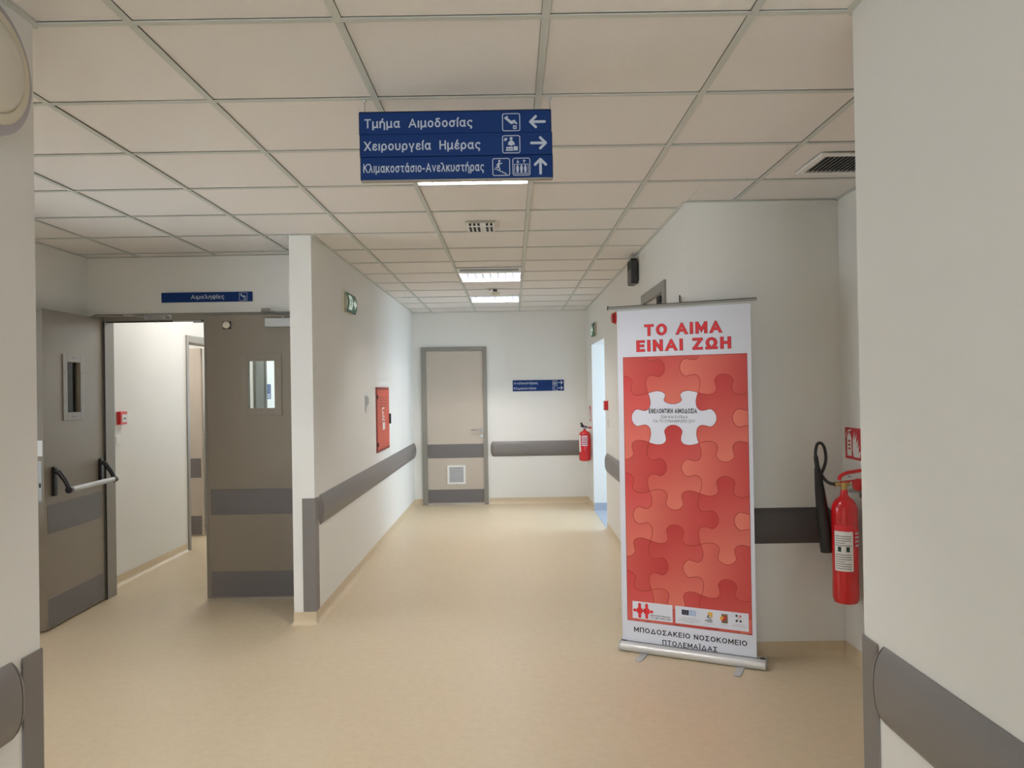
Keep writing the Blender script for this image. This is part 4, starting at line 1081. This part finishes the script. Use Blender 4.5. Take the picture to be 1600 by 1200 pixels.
def strip(P_, w, box):
    out = []
    for i in range(len(P_) - 1):
        a, b_ = P_[i], P_[i + 1]; L = math.hypot(b_[0] - a[0], b_[1] - a[1])
        if L < 1e-6: continue
        nx, nz = -(b_[1] - a[1]) / L * w / 2, (b_[0] - a[0]) / L * w / 2
        ex, ez = (b_[0] - a[0]) / L * w * .25, (b_[1] - a[1]) / L * w * .25
        q = clip([(a[0] - ex + nx, a[1] - ez + nz), (a[0] - ex - nx, a[1] - ez - nz), (b_[0] + ex - nx, b_[1] + ez - nz), (b_[0] + ex + nx, b_[1] + ez + nz)], *box)
        if len(q) > 2: out.append(q)
    return out
box = (PX0, PX1, PZ0, PZ1); ls = []
for r in range(0, 6):
    for c in range(0, 3): ls += strip(hedge(r, c), .0036, box)
for r in range(0, 6):
    for c in (1, 2, 3): ls += strip(vedge(r, c), .0036, box)
for a, c in (((PX0, PZ0), (PX1, PZ0)), ((PX1, PZ0), (PX1, PZ1)), ((PX1, PZ1), (PX0, PZ1)), ((PX0, PZ1), (PX0, PZ0))): ls += strip([a, c], .003, (0, 1, 0, 3))
flat('puzzle_outline', ls, 'line', sheet, D + .0012)
for s_, x0, x1, zb_ in (('ΤΟ ΑΙΜΑ', .178, .629, 1.882), ('ΕΙΝΑΙ ΖΩΗ', .128, .680, 1.789)):
    text('title_outline', s_, x0, x1, zb_, .0665, 'titleedge', sheet, D + .0006, .25, .07, .26)
    text('title', s_, x0, x1, zb_, .0665, 'titlered', sheet, D + .0010, .25, 0, .26)
text('lettering', 'ΕΘΕΛΟΝΤΙΚΗ ΑΙΜΟΔΟΣΙΑ', .196, .482, 1.4205, .0275, 'ink', sheet, D + .0014, .25, 0, .14)
text('lettering', 'ΖΩΗ ΚΑΙ ΕΛΠΙΔΑ', .266, .427, 1.391, .0165, 'inkgrey', sheet, D + .0014, .16)
text('lettering', 'ΓΙΑ ΤΟ ΣΥΝΑΝΘΡΩΠΟ ΣΟΥ', .222, .470, 1.3665, .0165, 'inkgrey', sheet, D + .0014, .16)
text('lettering', 'ΜΠΟΔΟΣΑΚΕΙΟ ΝΟΣΟΚΟΜΕΙΟ', .082, .739, .1105, .030, 'ink', sheet, D + .0006, .2, 0, .2)
text('lettering', 'ΠΤΟΛΕΜΑΪΔΑΣ', .254, .573, .0555, .029, 'ink', sheet, D + .0006, .2, 0, .2)
# logo boxes
flat('logo_box', [rect(.075, .318, .193, .295), rect(.334, .750, .193, .295)], 'paper', sheet, D + .0016)
mini = []
for cx in (.119, .162):
    mini += [disc(cx, .242, .0165, 12, .018), rect(cx - .017, cx + .017, .226, .258), cap((cx, .25), (cx, .279), .018), cap((cx, .235), (cx, .206), .018), disc(cx, .277, .0095), disc(cx, .207, .0095)]
mini += [cap((.088, .242), (.11, .242), .012), disc(.088, .242, .0095), cap((.17, .242), (.192, .242), .012), disc(.192, .242, .0095), rect(.12, .16, .236, .249)]
flat('logo', mini, 'titlered', sheet, D + .0020)
text('logo_lettering', 'ΕΘΕΛΟΝΤΙΚΗ ΑΙΜΟΔΟΣΙΑ', .186, .307, .217, .0085, 'ink', sheet, D + .0020, .2)
text('logo_lettering', 'ΤΟ ΑΙΜΑ ΕΙΝΑΙ ΖΩΗ', .186, .307, .2035, .0085, 'ink', sheet, D + .0020, .2)
flat('flag', [rect(.372, .413, .247, .277)], 'logoblue', sheet, D + .0020)
flat('flag_stars', [disc(.3925 + .0095 * math.cos(k * PI / 6), .262 + .0095 * math.sin(k * PI / 6), .0012, 6) for k in range(12)], 'logoyel', sheet, D + .0024)
flat('flag', [rect(.415, .456, .247 + k * .0067, .2505 + k * .0067) for k in range(5)] + [rect(.415, .430, .261, .2775)], 'logosky', sheet, D + .0020)
flat('flag_cross', [rect(.415, .430, .2682, .2706), rect(.4213, .4237, .261, .2775)], 'paper', sheet, D + .0024)
flat('small_print', [rect(.352 + a, .475 - a, .205 + k * .0085, .2075 + k * .0085) for k, a in enumerate((.03, .0, .004, .02))], 'inkpale', sheet, D + .0020)
flat('logo', [[(.521, .279), (.55, .279), (.55, .25), (.54, .25), (.531, .262), (.524, .266)]], 'logoyel', sheet, D + .0020)
flat('logo', [cap((.526, .262), (.523, .25), .006), cap((.523, .25), (.54, .246), .005), cap((.516, .247), (.526, .253), .003), disc(.511, .229, .004)] + [rect(.518, .548, .221 + k * .007, .2245 + k * .007) for k in range(3)], 'ink', sheet, D + .0022)
flat('logo', [rect(.600, .635, .226, .278)], 'logobrown', sheet, D + .0020)
flat('logo', [disc(.604, .252, .013)], 'logoyel', sheet, D + .0022)
flat('logo', [cap((.605, .24), (.625, .258), .009), cap((.612, .262), (.622, .264), .008)], 'signred', sheet, D + .0024)
flat('logo', [disc(.684, .276, .0065), disc(.684, .247, .0065), disc(.706, .247, .0065)], 'ink', sheet, D + .0020)
flat('logo', [cap((.702, .278), (.707, .272), .007), cap((.693, .263), (.70, .272), .0025), cap((.693, .263), (.69, .252), .0025)], 'signred', sheet, D + .0022)
flat('small_print', [rect(.668, .722, .226, .2285), rect(.655, .738, .2165, .219), rect(.595, .638, .2145, .217), rect(.5, .565, .209, .2105)], 'inkpale', sheet, D + .0020)
